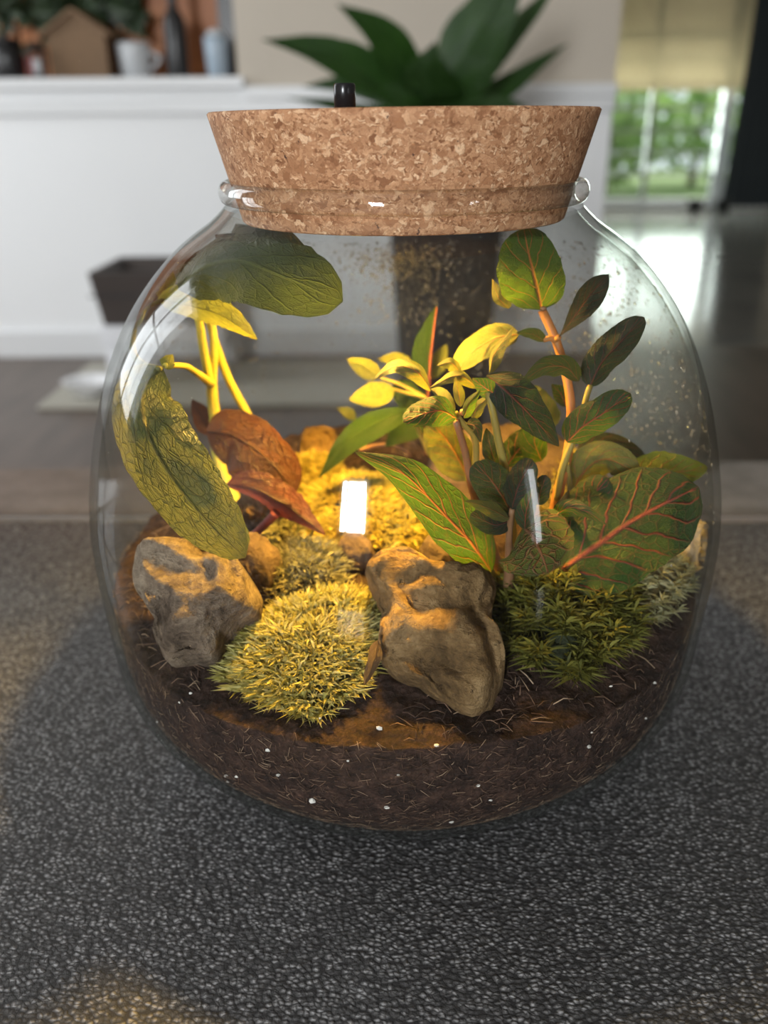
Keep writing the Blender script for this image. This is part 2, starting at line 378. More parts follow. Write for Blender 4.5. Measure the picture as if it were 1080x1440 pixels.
# trailing plant in a pot at the back of the niche
def leafcloud(cx, cy, cz, rx, rz, n, L, seed):
    r_ = random.Random(seed); V, Fc = [], []
    for k in range(n):
        c = Vector((cx+r_.uniform(-rx, rx), cy+r_.uniform(-0.06, 0.06), cz+r_.gauss(0, 0.5)*rz)); u = Vector((r_.gauss(0, 1), r_.gauss(0, .6), r_.gauss(-.4, 1))).normalized()
        s = u.cross(Vector((0.2, 0.9, 0.3))).normalized(); l = r_.uniform(0.6, 1.3)*L; b = len(V)
        V += [c-u*l, c+s*l*0.45+Vector((0, -.01, 0)), c+u*l, c-s*l*0.45+Vector((0, -.01, 0))]; Fc.append((b, b+1, b+2, b+3))
    return V, Fc
x0 = nx(100, 20, WY+0.32)
o = empty('trailing_plant', (x0, WY+0.33, ZS), 'dark green trailing plant in a tall dark pot at the back of the sill', 'plant')
lathe('pot', [(0.05, 0.001), (0.055, 0.01), (0.07, 0.15), (0.075, 0.16), (0.066, 0.16), (0.06, 0.12), (0.002, 0.11)], M['black'], o, (x0, WY+0.33, ZS), 24)
V, Fc = leafcloud(nx(90, 20, WY+0.3), WY+0.33, ZS+0.24, 0.24, 0.11, 220, 0.045, 4); ob = mk('leaves', V, Fc, M['dark_leaf_bg'], o, smooth=False); ob['kind'] = 'stuff'
x = nx(330, 20, WY+0.36)-0.03; 
V, Fc = boxes([(x-0.03, WY+0.395, ZS+0.001, x+0.03, WY+0.418, ZS+0.9)])
o = tag(mk('shelf_post', V, Fc, M['black'], smooth=False, loc=(x, WY+0.4, ZS)), 'dark upright post against the orange boards of the niche', 'post')

# ------------------------------------------------------------------ things on the far floor
M['mat'] = plain('pale_woven_mat', (0.45, 0.43, 0.37), 0.9, 0.2, 60)
P0 = at(52, 577, 1.7); 
def floorpt(px, py):
    d = ray(px, py); return CAM+d*(-CAM[2]/d[2])
a, b = floorpt(52, 577), floorpt(148, 515)
o = box('floor_mat', (a[0], a[1], 0.0005, a[0]+0.95, b[1], 0.012), M['mat'], bev=0.004); o.location = (0, 0, 0)
tag(o, 'pale woven mat lying on the dark floor by the white wall', 'mat')
q = floorpt(120, 560); M['white_gloss'] = plain('white_ceramic', (0.85, 0.86, 0.88), 0.2, 0.04, 5)
o = empty('bowl', (q[0]+0.02, q[1], 0.012), 'small white bowl standing on the pale floor mat', 'bowl')
lathe('body', [(0.035, 0.0125), (0.045, 0.016), (0.07, 0.05), (0.074, 0.052), (0.068, 0.05), (0.04, 0.022), (0.002, 0.02)], M['white_gloss'], o, (q[0]+0.02, q[1], 0), 32)
# planter on a white stand
bx = floorpt(140, 548); sx0 = at(152, 540, bx[1]+0.1)[0]+0.03; sx1 = sx0+0.34; sy0 = 2.06; sy1 = 2.36
zt = float(at(170, 383, sy0)[2]); zm = float(at(170, 458, sy0)[2])
M['white_stand'] = plain('white_painted_stand', (0.74, 0.75, 0.78), 0.4, 0.05, 5)
M['dark_brown'] = plain('dark_brown_basket', (0.05, 0.036, 0.03), 0.6, 0.4, 12)
o = empty('planter_stand', ((sx0+sx1)/2, (sy0+sy1)/2, 0.012), 'white square stand under the dark planter by the wall', 'stand')
box('top', (sx0, sy0, zm-0.055, sx1, sy1, zm-0.002), M['white_stand'], o, 0.006)
for ax in (sx0+0.005, sx1-0.045):
    for ay in (sy0+0.005, sy1-0.045): box('leg', (ax, ay, 0.0125, ax+0.04, ay+0.04, zm-0.055), M['white_stand'], o, 0.004)
o = empty('planter', ((sx0+sx1)/2, (sy0+sy1)/2, zm), 'dark brown tapered planter box standing on the white stand', 'planter')
e = 0.008
V = [(sx0+0.012, sy0+0.01, zm), (sx1-0.02, sy0+0.01, zm), (sx1-0.02, sy1-0.01, zm), (sx0+0.02, sy1-0.01, zm), (sx0-e, sy0-e, zt), (sx1+e, sy0-e, zt), (sx1+e, sy1+e, zt), (sx0-e, sy1+e, zt),
     (sx0-e+.015, sy0-e+.015, zt), (sx1+e-.015, sy0-e+.015, zt), (sx1+e-.015, sy1+e-.015, zt), (sx0-e+.015, sy1+e-.015, zt), (sx0+.03, sy0+.03, zt-.05), (sx1-.03, sy0+.03, zt-.05), (sx1-.03, sy1-.03, zt-.05), (sx0+.03, sy1-.03, zt-.05)]
Fc = [(0, 3, 2, 1), (0, 1, 5, 4), (1, 2, 6, 5), (2, 3, 7, 6), (3, 0, 4, 7)]
for i in range(4):
    j = (i+1) % 4; Fc += [(4+i, 4+j, 8+j, 8+i), (8+i, 8+j, 12+j, 12+i)]
Fc.append((12, 13, 14, 15)); mk('box', V, Fc, M['dark_brown'], o, smooth=False)
box('band', (sx0-0.014, sy0-e*0.62-0.004, zm+(zt-zm)*0.55, sx1+0.014, sy0-e*0.62+0.002, zm+(zt-zm)*0.58), M['black'], o)

# ------------------------------------------------------------------ leaf builder
def prof_u(u, kind):
    if kind == 'ovate': return max(math.sin(math.pi*min(u, 1)**0.72), 0)**0.8
    if kind == 'round': return max(1-abs(2*u**0.9-1)**2.6, 0)**0.55
    if kind == 'obov': return max(math.sin(math.pi*u**1.5), 0)**0.75*(1.0)
    if kind == 'lance': return max(math.sin(math.pi*u**0.8), 0)**1.0
    return max(math.sin(math.pi*u), 0)
def leafgeo(mid, hwl, hwr=None, roll=0.0, fold=0.0, kind='ovate', serr=0.0, wave=0.06, curl=0.0, keep=None, nu=24, nv=5, seed=0, quilt=0.0, rough=0.07):
    """mid: [(px,py,Y)...] from petiole end to tip, hwl/hwr: half widths in pixels left/right of travel, roll: turn about the midrib in degrees,
    fold: edges bent away from the camera (+) or towards it (-), curl: sideways arching."""
    hwr = hwl if hwr is None else hwr
    P = smoothpath([at(*q) for q in mid], nu+1)
    tn = np.gradient(P, axis=0); V, UV, Fc = [], [], []
    cols = 2*nv+1; a = math.radians(roll); r_ = random.Random(seed)
    ph = r_.uniform(0, 6)
    for i in range(nu+1):
        u = i/nu; t = tn[i]/np.linalg.norm(tn[i]); v = P[i]-CAM; v = v/np.linalg.norm(v)
        s0 = np.cross(t, v); s0 /= np.linalg.norm(s0)+1e-12; n0 = np.cross(s0, t)
        s = s0*math.cos(a)+n0*math.sin(a); nn = -s0*math.sin(a)+n0*math.cos(a)
        px = depth(P[i])/F/max(math.cos(a), 0.3); wp = max(prof_u(u, kind), 0.02)
        for j in range(cols):
            q = (j-nv)/nv; hw = (hwl if q > 0 else hwr)*px*wp
            edge = abs(q)
            k = 1+(serr*math.sin(u*60+ph)*edge**4)+0.12*noise.noise(Vector((u*4.5+seed*7.1, 3.0 if q > 0 else -3.0, 0)))*edge+0.05*noise.noise(Vector((u*16+seed*3.3, 5.0 if q > 0 else -5.0, 1)))*edge
            off = q*hw*k
            z = fold*abs(off)+curl*(off**2)/max(hw, 1e-6)+wave*hw*edge**2*math.sin(u*9+ph+q)
            z += quilt*hw*(0.5-0.5*math.cos(2*math.pi*(u*6-1.5*edge)))*(edge*(1-edge)*4)*-1
            z += rough*max(hw, 0.3*hwl*px)*noise.noise(Vector((u*5+seed*2.7, q*2.2, seed)))*2
            V.append(P[i]+s*off+nn*z); UV.append((u, 0.5+0.5*q))
    for i in range(nu):
        for j in range(cols-1): Fc.append((i*cols+j, i*cols+j+1, (i+1)*cols+j+1, (i+1)*cols+j))
    V = np.array(V)
    if keep is not None: V = keep(V)
    return V, Fc, UV
def leafmat(name, base, base2, vein, vstr=0.8, trans=0.35, tcol=None, rough=0.45, nveins=6.0, slant=0.3, net=0.4, spots=None, vw=0.06, bump=0.7, netscale=16.0, fuzz=0.0):
    t = NT(name); tc = t.n('ShaderNodeTexCoord'); sp = t.n('ShaderNodeSeparateXYZ', Vector=tc.outputs['UV'])
    u, v = sp.outputs[0], sp.outputs[1]
    av = t.math('ABSOLUTE', t.math('MULTIPLY_ADD', v, 2.0, -1.0))
    nzv = t.noise(t.coord('UV', (1, 1, 1)), 4.0, 2)
    u2 = t.math('ADD', u, t.math('MULTIPLY', nzv.outputs[0], 0.14))
    ph = t.math('FRACT', t.math('ADD', t.math('MULTIPLY', t.math('SUBTRACT', u2, t.math('MULTIPLY', t.math('POWER', av, 0.8), slant)), nveins), 10.0))
    d = t.math('ABSOLUTE', t.math('SUBTRACT', ph, 0.5))                     # 0 on the side veins
    lat = t.n('ShaderNodeMapRange', Value=d, i1=t.math('MULTIPLY_ADD', av, -vw*0.6, vw*1.6), i2=0.0); lat = lat.outputs[0]
    fade = t.n('ShaderNodeMapRange', Value=av, i1=1.0, i2=0.72).outputs[0]
    lat = t.math('MULTIPLY', lat, fade)
    mr = t.n('ShaderNodeMapRange', Value=av, i1=t.math('MULTIPLY_ADD', u, -0.07, 0.1), i2=0.02).outputs[0]
    vo = t.voro(t.coord('UV', (netscale*0.8, netscale*0.55, 1)), 1.0, 'DISTANCE_TO_EDGE')
    nt_ = t.n('ShaderNodeMapRange', Value=vo.outputs[0], i1=0.07, i2=0.0).outputs[0]
    veins = t.math('MAXIMUM', t.math('MAXIMUM', lat, mr), t.math('MULTIPLY', nt_, net))
    nz = t.noise(t.coord('UV', (3, 3, 1)), 2.0, 4)
    c = t.mix(t.n('ShaderNodeMapRange', Value=nz.outputs[0], i1=0.3, i2=0.7).outputs[0], base, base2)
    if spots:
        sv = t.voro(t.coord('UV', (14, 9, 1)), 1.0)
        c = t.mix(t.n('ShaderNodeMapRange', Value=sv.outputs[0], i1=0.42, i2=0.2).outputs[0], c, spots)
    c = t.mix(t.math('MULTIPLY', veins, vstr), c, vein)
    fine = t.noise(t.coord('UV', (1, 1, 1)), 60.0, 3)
    h = t.math('ADD', t.math('MULTIPLY', veins, -1.0), t.math('MULTIPLY', fine.outputs[0], 0.7))
    h = t.math('ADD', h, t.math('MULTIPLY', vo.outputs[0], 0.5))
    nm = t.bump(h, bump, 0.0028)
    c = t.mix(t.n('ShaderNodeMapRange', Value=fine.outputs[0], i1=0.45, i2=0.7, i4=0.4).outputs[0], c, tuple(x*0.45 for x in base))
    s = t.bsdf(c, rough, nm, 0.4, Sheen_Weight=fuzz, Sheen_Roughness=0.4)
    hs = t.n('ShaderNodeHueSaturation', Saturation=1.15, Value=1.5, Color=c).outputs[0] if tcol is None else t.mix(t.math('MULTIPLY', veins, 0.8), tcol, vein)
    tl = t.n('ShaderNodeBsdfTranslucent', Color=hs, Normal=nm)
    return t.done(t.n('ShaderNodeMixShader', i0=trans, i1=s, i2=tl.outputs[0]).outputs[0])

# ------------------------------------------------------------------ background potted plant
M['bgleaf'] = leafmat('houseplant_leaf', (0.02, 0.055, 0.012), (0.035, 0.085, 0.018), (0.05, 0.11, 0.03), 0.4, 0.3, rough=0.4, nveins=9, net=0.1)
PY = 1.62; pc = at(628, 300, PY)[0]
o = empty('potted_plant', (pc, PY, 0), 'large broad-leaved green houseplant in a tall dark planter behind the jar', 'plant')
lathe('planter', [(0.085, 0.001), (0.09, 0.01), (0.13, 0.60), (0.137, 0.605), (0.137, 0.63), (0.122, 0.63), (0.118, 0.59), (0.002, 0.585)], plain('charcoal_planter', (0.03, 0.03, 0.032), 0.5, 0.3, 12), o, (pc, PY, 0), 40)
c = (600, 172, PY)
for k, (md, hw, rl, fo) in enumerate([
    ([c, (632, 110, PY-.05), (690, 15, PY-.1), (745, -80, PY-.12)], 47, 20, .25), ([c, (572, 105, PY-.08), (540, 50, PY-.14), (474, 6, PY-.2)], 30, -15, .3),
    ([c, (530, 112, PY-.06), (455, 75, PY-.1), (368, 55, PY-.12)], 27, 25, .3), ([c, (540, 135, PY+.08), (480, 120, PY+.14), (425, 122, PY+.18)], 16, 20, .3),
    ([c, (500, 155, PY-.1), (450, 145, PY-.15), (400, 137, PY-.2)], 9, 30, .3), ([c, (660, 150, PY+.03), (720, 112, PY+.08), (800, 60, PY+.1)], 17, 25, .3),
    ([c, (602, 120, PY-.1), (606, 80, PY-.14), (612, 58, PY-.14)], 48, 10, .3), ([c, (660, 155, PY-.1), (700, 145, PY-.16), (745, 150, PY-.2)], 18, 30, .3),
    ([c, (650, 120, PY+.05), (700, 60, PY+.1), (760, 0, PY+.12), (790, -30, PY+.12)], 22, 40, .3), ([c, (570, 150, PY-.1), (545, 130, PY-.12), (520, 135, PY-.15)], 20, 10, .2)]):
    V, Fc, UV = leafgeo(md, hw, None, rl, fo, 'lance', wave=0.06, seed=k); mk('leaf', V, Fc, M['bgleaf'], o, uvs=UV)
V, Fc = tube([(pc, PY, 0.58), (pc-0.01, PY, 0.63), tuple(at(*c))], [0.02, 0.016, 0.012], 10, 8); mk('stem', V, Fc, M['bgleaf'], o, uvs=[(0.5, 0.2)]*len(V))

# ------------------------------------------------------------------ the fabric-topped ottoman
def fabricmat():
    t = NT('grey_boucle_fabric'); v = t.coord()
    nzw = t.noise(v, 400, 2); vw_ = t.n('ShaderNodeVectorMath', _operation='ADD', i0=v, i1=t.n('ShaderNodeVectorMath', _operation='SCALE', i0=nzw.outputs[1], Scale=0.0016).outputs[0]).outputs[0]
    mp = t.n('ShaderNodeMapping', Vector=vw_); mp.inputs['Scale'].default_value = (0.75, 1.0, 1.0)
    vo = t.voro(mp.outputs[0], 740, 'F1', 1.0); big = t.noise(v, 9, 3)
    hgt = t.n('ShaderNodeMapRange', Value=vo.outputs[0], i1=0.75, i2=0.1).outputs[0]
    rnd = t.n('ShaderNodeSeparateColor', Color=vo.outputs[1]).outputs[0]
    hgt2 = t.math('MULTIPLY', hgt, t.math('MULTIPLY_ADD', rnd, 0.7, 0.3))
    fine = t.noise(v, 2600, 2)
    h = t.math('ADD', hgt2, t.math('MULTIPLY', fine.outputs[0], 0.25))
    c = t.ramp(h, [(0.12, (0.028, 0.028, 0.030)), (0.45, (0.10, 0.10, 0.102)), (0.9, (0.42, 0.42, 0.43))])
    c = t.mix(t.math('MULTIPLY', big.outputs[0], 0.3), c, (0.06, 0.055, 0.05))
    return t.done(t.bsdf(c, 0.75, t.bump(h, 0.9, 0.0009), 0.4, Coat_Weight=0.35, Coat_Roughness=0.06))
M['fabric'] = fabricmat()
M['piping'] = plain('taupe_piping', (0.12, 0.105, 0.095), 0.6, 0.2, 80)
yb = CAM[1]+0.585; ys = CAM[1]+0.49
ot = empty('ottoman', (0, -0.1, 0), 'grey textured ottoman with seam, holding up the glass terrarium', 'ottoman')
V = []; Fc = []
def slab(name, y0a, y0b, y1a, y1b, mat, top=T):
    V = [(-0.75, y0a, 0.30), (0.75, y0b, 0.30), (0.75, y1b, 0.30), (-0.75, y1a, 0.30), (-0.75, y0a, top), (0.75, y0b, top), (0.75, y1b, top), (-0.75, y1a, top)]
    o = mk(name, V, [(0, 3, 2, 1), (4, 5, 6, 7), (0, 1, 5, 4), (1, 2, 6, 5), (2, 3, 7, 6), (3, 0, 4, 7)], mat, ot, smooth=False)
    md = o.modifiers.new('bevel', 'BEVEL'); md.width = 0.004; md.segments = 3; return o
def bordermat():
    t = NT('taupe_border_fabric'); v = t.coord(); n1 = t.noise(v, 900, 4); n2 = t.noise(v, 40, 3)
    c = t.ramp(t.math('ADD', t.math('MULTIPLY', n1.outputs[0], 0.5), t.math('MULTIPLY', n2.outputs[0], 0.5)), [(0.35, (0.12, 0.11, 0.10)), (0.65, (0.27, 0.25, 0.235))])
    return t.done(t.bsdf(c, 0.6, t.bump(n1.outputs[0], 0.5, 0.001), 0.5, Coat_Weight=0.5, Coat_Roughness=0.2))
slab('top_cushion', -0.62, -0.62, ys+0.012, ys-0.022, M['fabric'])
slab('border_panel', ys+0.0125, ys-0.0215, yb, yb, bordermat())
box('base', (-0.73, -0.60, 0.06, 0.73, yb-0.02, 0.30), M['fabric'], ot, 0.006)
V, Fc = tube([(-0.74, ys+0.012, T+0.0002), (0, ys, T+0.0002), (0.74, ys-0.022, T+0.0002)], 0.0022, 8, 30); mk('seam_piping', V, Fc, M['piping'], ot)
for ax in (-0.68, 0.62):
    for ay in (-0.55, yb-0.12): box('leg', (ax, ay, 0, ax+0.06, ay+0.06, 0.06), M['black'], ot)

# ------------------------------------------------------------------ the glass jar
PROF = np.array([[0,.069],[.002,.077],[.006,.0834],[.012,.0897],[.0234,.1005],[.0347,.1083],[.0461,.1114],[.0575,.1124],[.0688,.113],[.0802,.1137],[.0915,.1141],[.1029,.1136],[.1143,.1119],[.1256,.1094],[.137,.1064],[.1484,.1025],[.1597,.0975],[.1711,.0909],[.1825,.0815],[.1905,.073],[.1965,.064],[.2,.0588],[.203,.0578]])
sp_ = smoothpath(PROF, 140); k_ = np.ones(9)/9
for c_ in (0, 1):
    e_ = np.concatenate([[sp_[0, c_]]*4, sp_[:, c_], [sp_[-1, c_]]*4]); sp_[:, c_] = np.convolve(e_, k_, 'valid')
tg = np.gradient(sp_, axis=0); nl = np.stack([tg[:, 1], -tg[:, 0]], 1); nl /= np.linalg.norm(nl, axis=1)[:, None]   # (z,r): inward normal = (+dr,-dz)
TH = 0.0024
inn = sp_ + nl*TH
inn = inn[(inn[:, 0] > 0.004)]
IZ, IR = inn[:, 0], inn[:, 1]
o_ = np.argsort(IZ); IZ, IR = IZ[o_], IR[o_]
def rin(z): return np.interp(z, IZ, IR)                                  # inner radius at height z above the ottoman
def jarglass():
    t = NT('jar_glass'); lw = t.n('ShaderNodeLayerWeight', Blend=0.5)
    f = t.math('MULTIPLY_ADD', t.math('POWER', lw.outputs['Facing'], 5.0), 0.55, 0.028)
    e = t.math('POWER', lw.outputs['Facing'], 4.0)
    tr = t.n('ShaderNodeBsdfTransparent', Color=t.mix(e, (0.96, 0.965, 0.96), (0.55, 0.58, 0.55)))
    wv = t.noise(t.coord('Object', (1, 1, 0.5)), 26, 2)
    gl = t.n('ShaderNodeBsdfGlossy', Color=(1, 1, 1, 1), Roughness=0.012, Normal=t.bump(wv.outputs[0], 0.06, 0.002))
    return t.done(t.n('ShaderNodeMixShader', i0=f, i1=tr.outputs[0], i2=gl.outputs[0]).outputs[0])
def fogglass():
    t = NT('jar_glass_fogged_inside'); lw = t.n('ShaderNodeLayerWeight', Blend=0.5)
    f = t.math('MULTIPLY_ADD', t.math('POWER', lw.outputs['Facing'], 5.0), 0.25, 0.008)
    e = t.math('POWER', lw.outputs['Facing'], 4.0)
    v = t.coord(); sp = t.n('ShaderNodeSeparateXYZ', Vector=v)
    hi = t.n('ShaderNodeMapRange', Value=sp.outputs[2], i1=0.09, i2=0.16).outputs[0]
    back = t.n('ShaderNodeMapRange', Value=sp.outputs[1], i1=-0.03, i2=0.05).outputs[0]
    n1 = t.n('ShaderNodeMapRange', Value=t.noise(v, 28, 5).outputs[0], i1=0.35, i2=0.7).outputs[0]
    fine = t.n('ShaderNodeMapRange', Value=t.noise(v, 900, 2).outputs[0], i1=0.4, i2=0.7).outputs[0]
    fog = t.math('MULTIPLY', t.math('MULTIPLY', hi, back), t.math('MULTIPLY_ADD', t.math('MULTIPLY', n1, fine), 0.09, 0.012))
    clear = t.mix(e, (0.98, 0.985, 0.98), (0.75, 0.77, 0.75))
    dim = t.math('MULTIPLY', t.math('MULTIPLY', hi, back), t.math('MULTIPLY_ADD', n1, 0.35, 0.55))
    tr = t.n('ShaderNodeBsdfTransparent', Color=t.mix(dim, clear, (0.5, 0.505, 0.5)))
    gl = t.n('ShaderNodeBsdfGlossy', Color=(1, 1, 1, 1), Roughness=0.06)
    s = t.n('ShaderNodeMixShader', i0=f, i1=tr.outputs[0], i2=gl.outputs[0]).outputs[0]
    df = t.n('ShaderNodeBsdfDiffuse', Color=(0.9, 0.9, 0.9, 1)); tl = t.n('ShaderNodeBsdfTranslucent', Color=(0.9, 0.9, 0.9, 1))
    dd = t.n('ShaderNodeMixShader', i0=0.5, i1=df.outputs[0], i2=tl.outputs[0]).outputs[0]
    return t.done(t.n('ShaderNodeMixShader', i0=fog, i1=s, i2=dd).outputs[0])
M['jar'] = jarglass(); M['jar_in'] = fogglass()
jar = empty('terrarium_jar', (0, 0, T), 'round clear glass terrarium jar with rolled rim standing on the grey ottoman', 'jar')
bottom = [(0.001, 0.0)]+[(r, z) for z, r in sp_]
lathe('bowl', [(r, z+T+0.0003) for r, z in bottom], M['jar'], jar, n=128, cap=False)
lathe('inner_wall', [(r, z+T) for r, z in [(0.001, 0.0045)]+[(IR[i], IZ[i]) for i in range(len(IZ))]], M['jar_in'], jar, n=128, cap=False)
M['rim'] = glassmat('rim_glass', (0.985, 0.985, 0.98), 0.03, (0.66, 0.64, 0.6))
RZ = 0.2062; rp = []
for k in range(17):
    a = 2*math.pi*k/16; rp.append((0.0578+0.0023*math.cos(a), RZ+0.0034*math.sin(a)+T))
lathe('rolled_rim', rp, M['rim'], jar, n=128, cap=False)
# condensation drops on the inside of the back and right wall
bm = bmesh.new(); r_ = random.Random(11)
ico = bmesh.new(); bmesh.ops.create_icosphere(ico, subdivisions=1, radius=1.0); iv = [v.co.copy() for v in ico.verts]; jf = [[v.index for v in f.verts] for f in ico.faces]; ico.free()
V, Fc = [], []
def drop(th, z, s):
    R = float(rin(z)); b = len(V); n = Vector((math.cos(th), math.sin(th), 0)); tt = Vector((-math.sin(th), math.cos(th), 0)); up = Vector((0, 0, 1))
    sl = (float(rin(z+0.002))-float(rin(z-0.002)))/0.004; up = (up+n*sl).normalized(); n2 = tt.cross(up)
    c = n*R+Vector((0, 0, z+T))
    el = r_.uniform(0.9, 1.5)
    for p in iv: V.append(c+(tt*p.x+up*p.y*el+n2*p.z*0.45)*s)
    Fc.extend([tuple(b+i for i in f) for f in jf])
for k in range(2200):
    th = math.radians(r_.gauss(28, 22)); z = r_.uniform(0.1, 0.185); drop(th, z, 0.00018+0.0006*r_.random()**4)
for k in range(1500):
    th = math.radians(r_.gauss(90, 9)); z = r_.choice((r_.gauss(0.171, 0.004), r_.uniform(0.14, 0.18))); drop(th, z, 0.00022+0.0005*r_.random()**3)
for k in range(500):
    th = math.radians(r_.uniform(60, 185)); z = r_.uniform(0.11, 0.185); drop(th, z, 0.0002+0.0004*r_.random()**3)
def dropmat():
    t = NT('water_drop'); lw = t.n('ShaderNodeLayerWeight', Blend=0.5)
    f = t.math('MULTIPLY_ADD', t.math('POWER', lw.outputs['Facing'], 2.0), 0.5, 0.15)
    tr = t.n('ShaderNodeBsdfTransparent', Color=(0.72, 0.72, 0.72, 1)); gl = t.n('ShaderNodeBsdfGlossy', Color=(1, 1, 1, 1), Roughness=0.08)
    s = t.n('ShaderNodeMixShader', i0=f, i1=tr.outputs[0], i2=gl.outputs[0]).outputs[0]
    return t.done(t.n('ShaderNodeMixShader', i0=0.13, i1=s, i2=t.n('ShaderNodeBsdfDiffuse', Color=(0.8, 0.8, 0.8, 1)).outputs[0]).outputs[0])
o = mk('condensation_drops', V, Fc, dropmat(), jar); o['kind'] = 'stuff'

# ------------------------------------------------------------------ cork lid with its lamp
def corkmat():
    t = NT('agglomerated_cork'); v = t.coord()
    wz = t.noise(v, 300, 4); v2 = t.n('ShaderNodeVectorMath', _operation='ADD', i0=v, i1=t.n('ShaderNodeVectorMath', _operation='SCALE', i0=wz.outputs[1], Scale=0.006).outputs[0]).outputs[0]
    mp = t.n('ShaderNodeMapping', Vector=v2); mp.inputs['Scale'].default_value = (0.75, 0.75, 1.25); v3 = mp.outputs[0]
    a = t.voro(v3, 430); b = t.voro(v3, 1150); ed = t.voro(v3, 430, 'DISTANCE_TO_EDGE')
    ra = t.n('ShaderNodeSeparateColor', Color=a.outputs[1]).outputs[0]; rb_ = t.n('ShaderNodeSeparateColor', Color=b.outputs[1]).outputs[1]
    pick = t.n('ShaderNodeMapRange', Value=t.noise(v, 220, 3).outputs[0], i1=0.44, i2=0.52).outputs[0]
    rr = t.n('ShaderNodeMix', _data_type='FLOAT', i0=pick, i2=ra, i3=rb_).outputs[0]
    c = t.ramp(rr, [(0.0, (0.19, 0.075, 0.03)), (0.18, (0.34, 0.16, 0.075)), (0.5, (0.45, 0.235, 0.12)), (0.8, (0.55, 0.31, 0.165)), (1.0, (0.74, 0.5, 0.31))])
    nz = t.noise(v3, 1400, 4)
    c = t.mix(t.n('ShaderNodeMapRange', Value=nz.outputs[0], i1=0.45, i2=0.75, i4=0.7).outputs[0], c, (0.3, 0.13, 0.06))
    c = t.mix(t.n('ShaderNodeMapRange', Value=ed.outputs[0], i1=0.045, i2=0.0, i4=0.45).outputs[0], c, (0.16, 0.07, 0.03))
    dk = t.n('ShaderNodeMapRange', Value=t.noise(v3, 520, 3).outputs[0], i1=0.67, i2=0.73).outputs[0]
    c = t.mix(dk, c, (0.07, 0.03, 0.02))
    h = t.math('ADD', t.math('MULTIPLY', rr, 0.7), t.math('MULTIPLY', nz.outputs[0], 0.5))
    return t.done(t.bsdf(c, 0.7, t.bump(h, 0.55, 0.0007), 0.35))
M['cork'] = corkmat()
lid = empty('cork_lid', (0, 0, T+0.1974), 'wide tapered cork lid plugging the terrarium jar', 'lid')
tilt = math.radians(0.25)
def tl_(p):
    x, y, z = p; return (x, y, z+x*math.tan(tilt))
z0, z1 = T+0.1972, T+0.2296
cp = [(0.0005, z0), (0.030, z0), (0.0522, z0), (0.0529, z0+0.0006)]+[(0.0529+(0.0616-0.0529)*q, z0+0.0006+(z1-z0-0.0012)*q) for q in np.linspace(0, 1, 14)]+[(0.0610, z1), (0.03, z1), (0.0005, z1)]
cp = [(min(r, 0.0549+max(0, z-(T+0.2085))*3.0) if z < T+0.2096 else r, z) for r, z in cp]
lathe('cork', cp, M['cork'], lid, n=128, cap=False, fn=tl_)
kx = at(485, 145, -0.012)
def blackmetal():
    t = NT('black_metal'); return t.done(t.bsdf((0.012, 0.012, 0.014), 0.25, None, 0.5, Metallic=0.3))
M['knob'] = blackmetal()
lathe('switch_knob', [(0.0033, z1-0.0003), (0.0033, z1+0.0068), (0.0030, z1+0.0074), (0.0005, z1+0.0075)], M['knob'], lid, (kx[0], -0.012, 0), 32)
def lampmat():
    t = NT('lamp_diffuser'); e = t.n('ShaderNodeEmission', Color=(1.0, 0.62, 0.12, 1), Strength=12.0); return t.done(e.outputs[0])
lathe('lamp_diffuser', [(0.0005, z0-0.0024), (0.017, z0-0.0024), (0.018, z0-0.0014), (0.018, z0-0.0002), (0.0005, z0-0.0002)], lampmat(), lid, (-0.010, -0.012, 0), n=40, cap=False)
l = bpy.data.lights.new('lid_lamp', 'AREA'); l.shape = 'DISK'; l.size = 0.03; l.energy = 0.85; l.color = (1.0, 0.57, 0.085); l.spread = math.radians(165)
lo = bpy.data.objects.new('lid_lamp', l); col.objects.link(lo); lo.parent = lid; lo.location = (-0.010, -0.012, -0.0040)

# ------------------------------------------------------------------ soil
def sst(a, b, x):
    t = min(max((x-a)/(b-a), 0), 1); return t*t*(3-2*t)
def hz(x, y):
    return 0.066+0.014*sst(-0.10, -0.02, y)+0.009*sst(0.0, 0.1, y)-0.008*min(abs(x)/0.11, 1)**2+0.0012*noise.noise(Vector((x*60, y*60, 3)))+0.0013*noise.noise(Vector((x*190, y*190, 7)))+0.0007*noise.noise(Vector((x*420, y*420, 2)))
def inside(P, g=0.0012):
    x, y, z = P[0], P[1], P[2]-T
    if z > 0.1945 or z < 0.006: return False
    return x*x+y*y < (float(rin(z))-g)**2
def keep(V, low=True):
    out = []
    for P in V:
        if inside(P):
            g_ = T+hz(P[0], P[1])+0.0018
            if P[2] < g_ and low: P = np.array([P[0], P[1], g_])
            out.append(P); continue
        d = P-CAM; ok = None
        for k in range(1, 60):
            for s in (1+0.006*k, 1-0.006*k):
                q = CAM+d*s
                if inside(q): ok = q; break
            if ok is not None: break
        if ok is None:
            q = P.copy(); q[2] = min(q[2], T+0.194); R = float(rin(q[2]-T))-0.0015; r = math.hypot(q[0], q[1])
            if r > R: q[:2] *= R/r
            ok = q
        out.append(ok)
    return np.array(out)
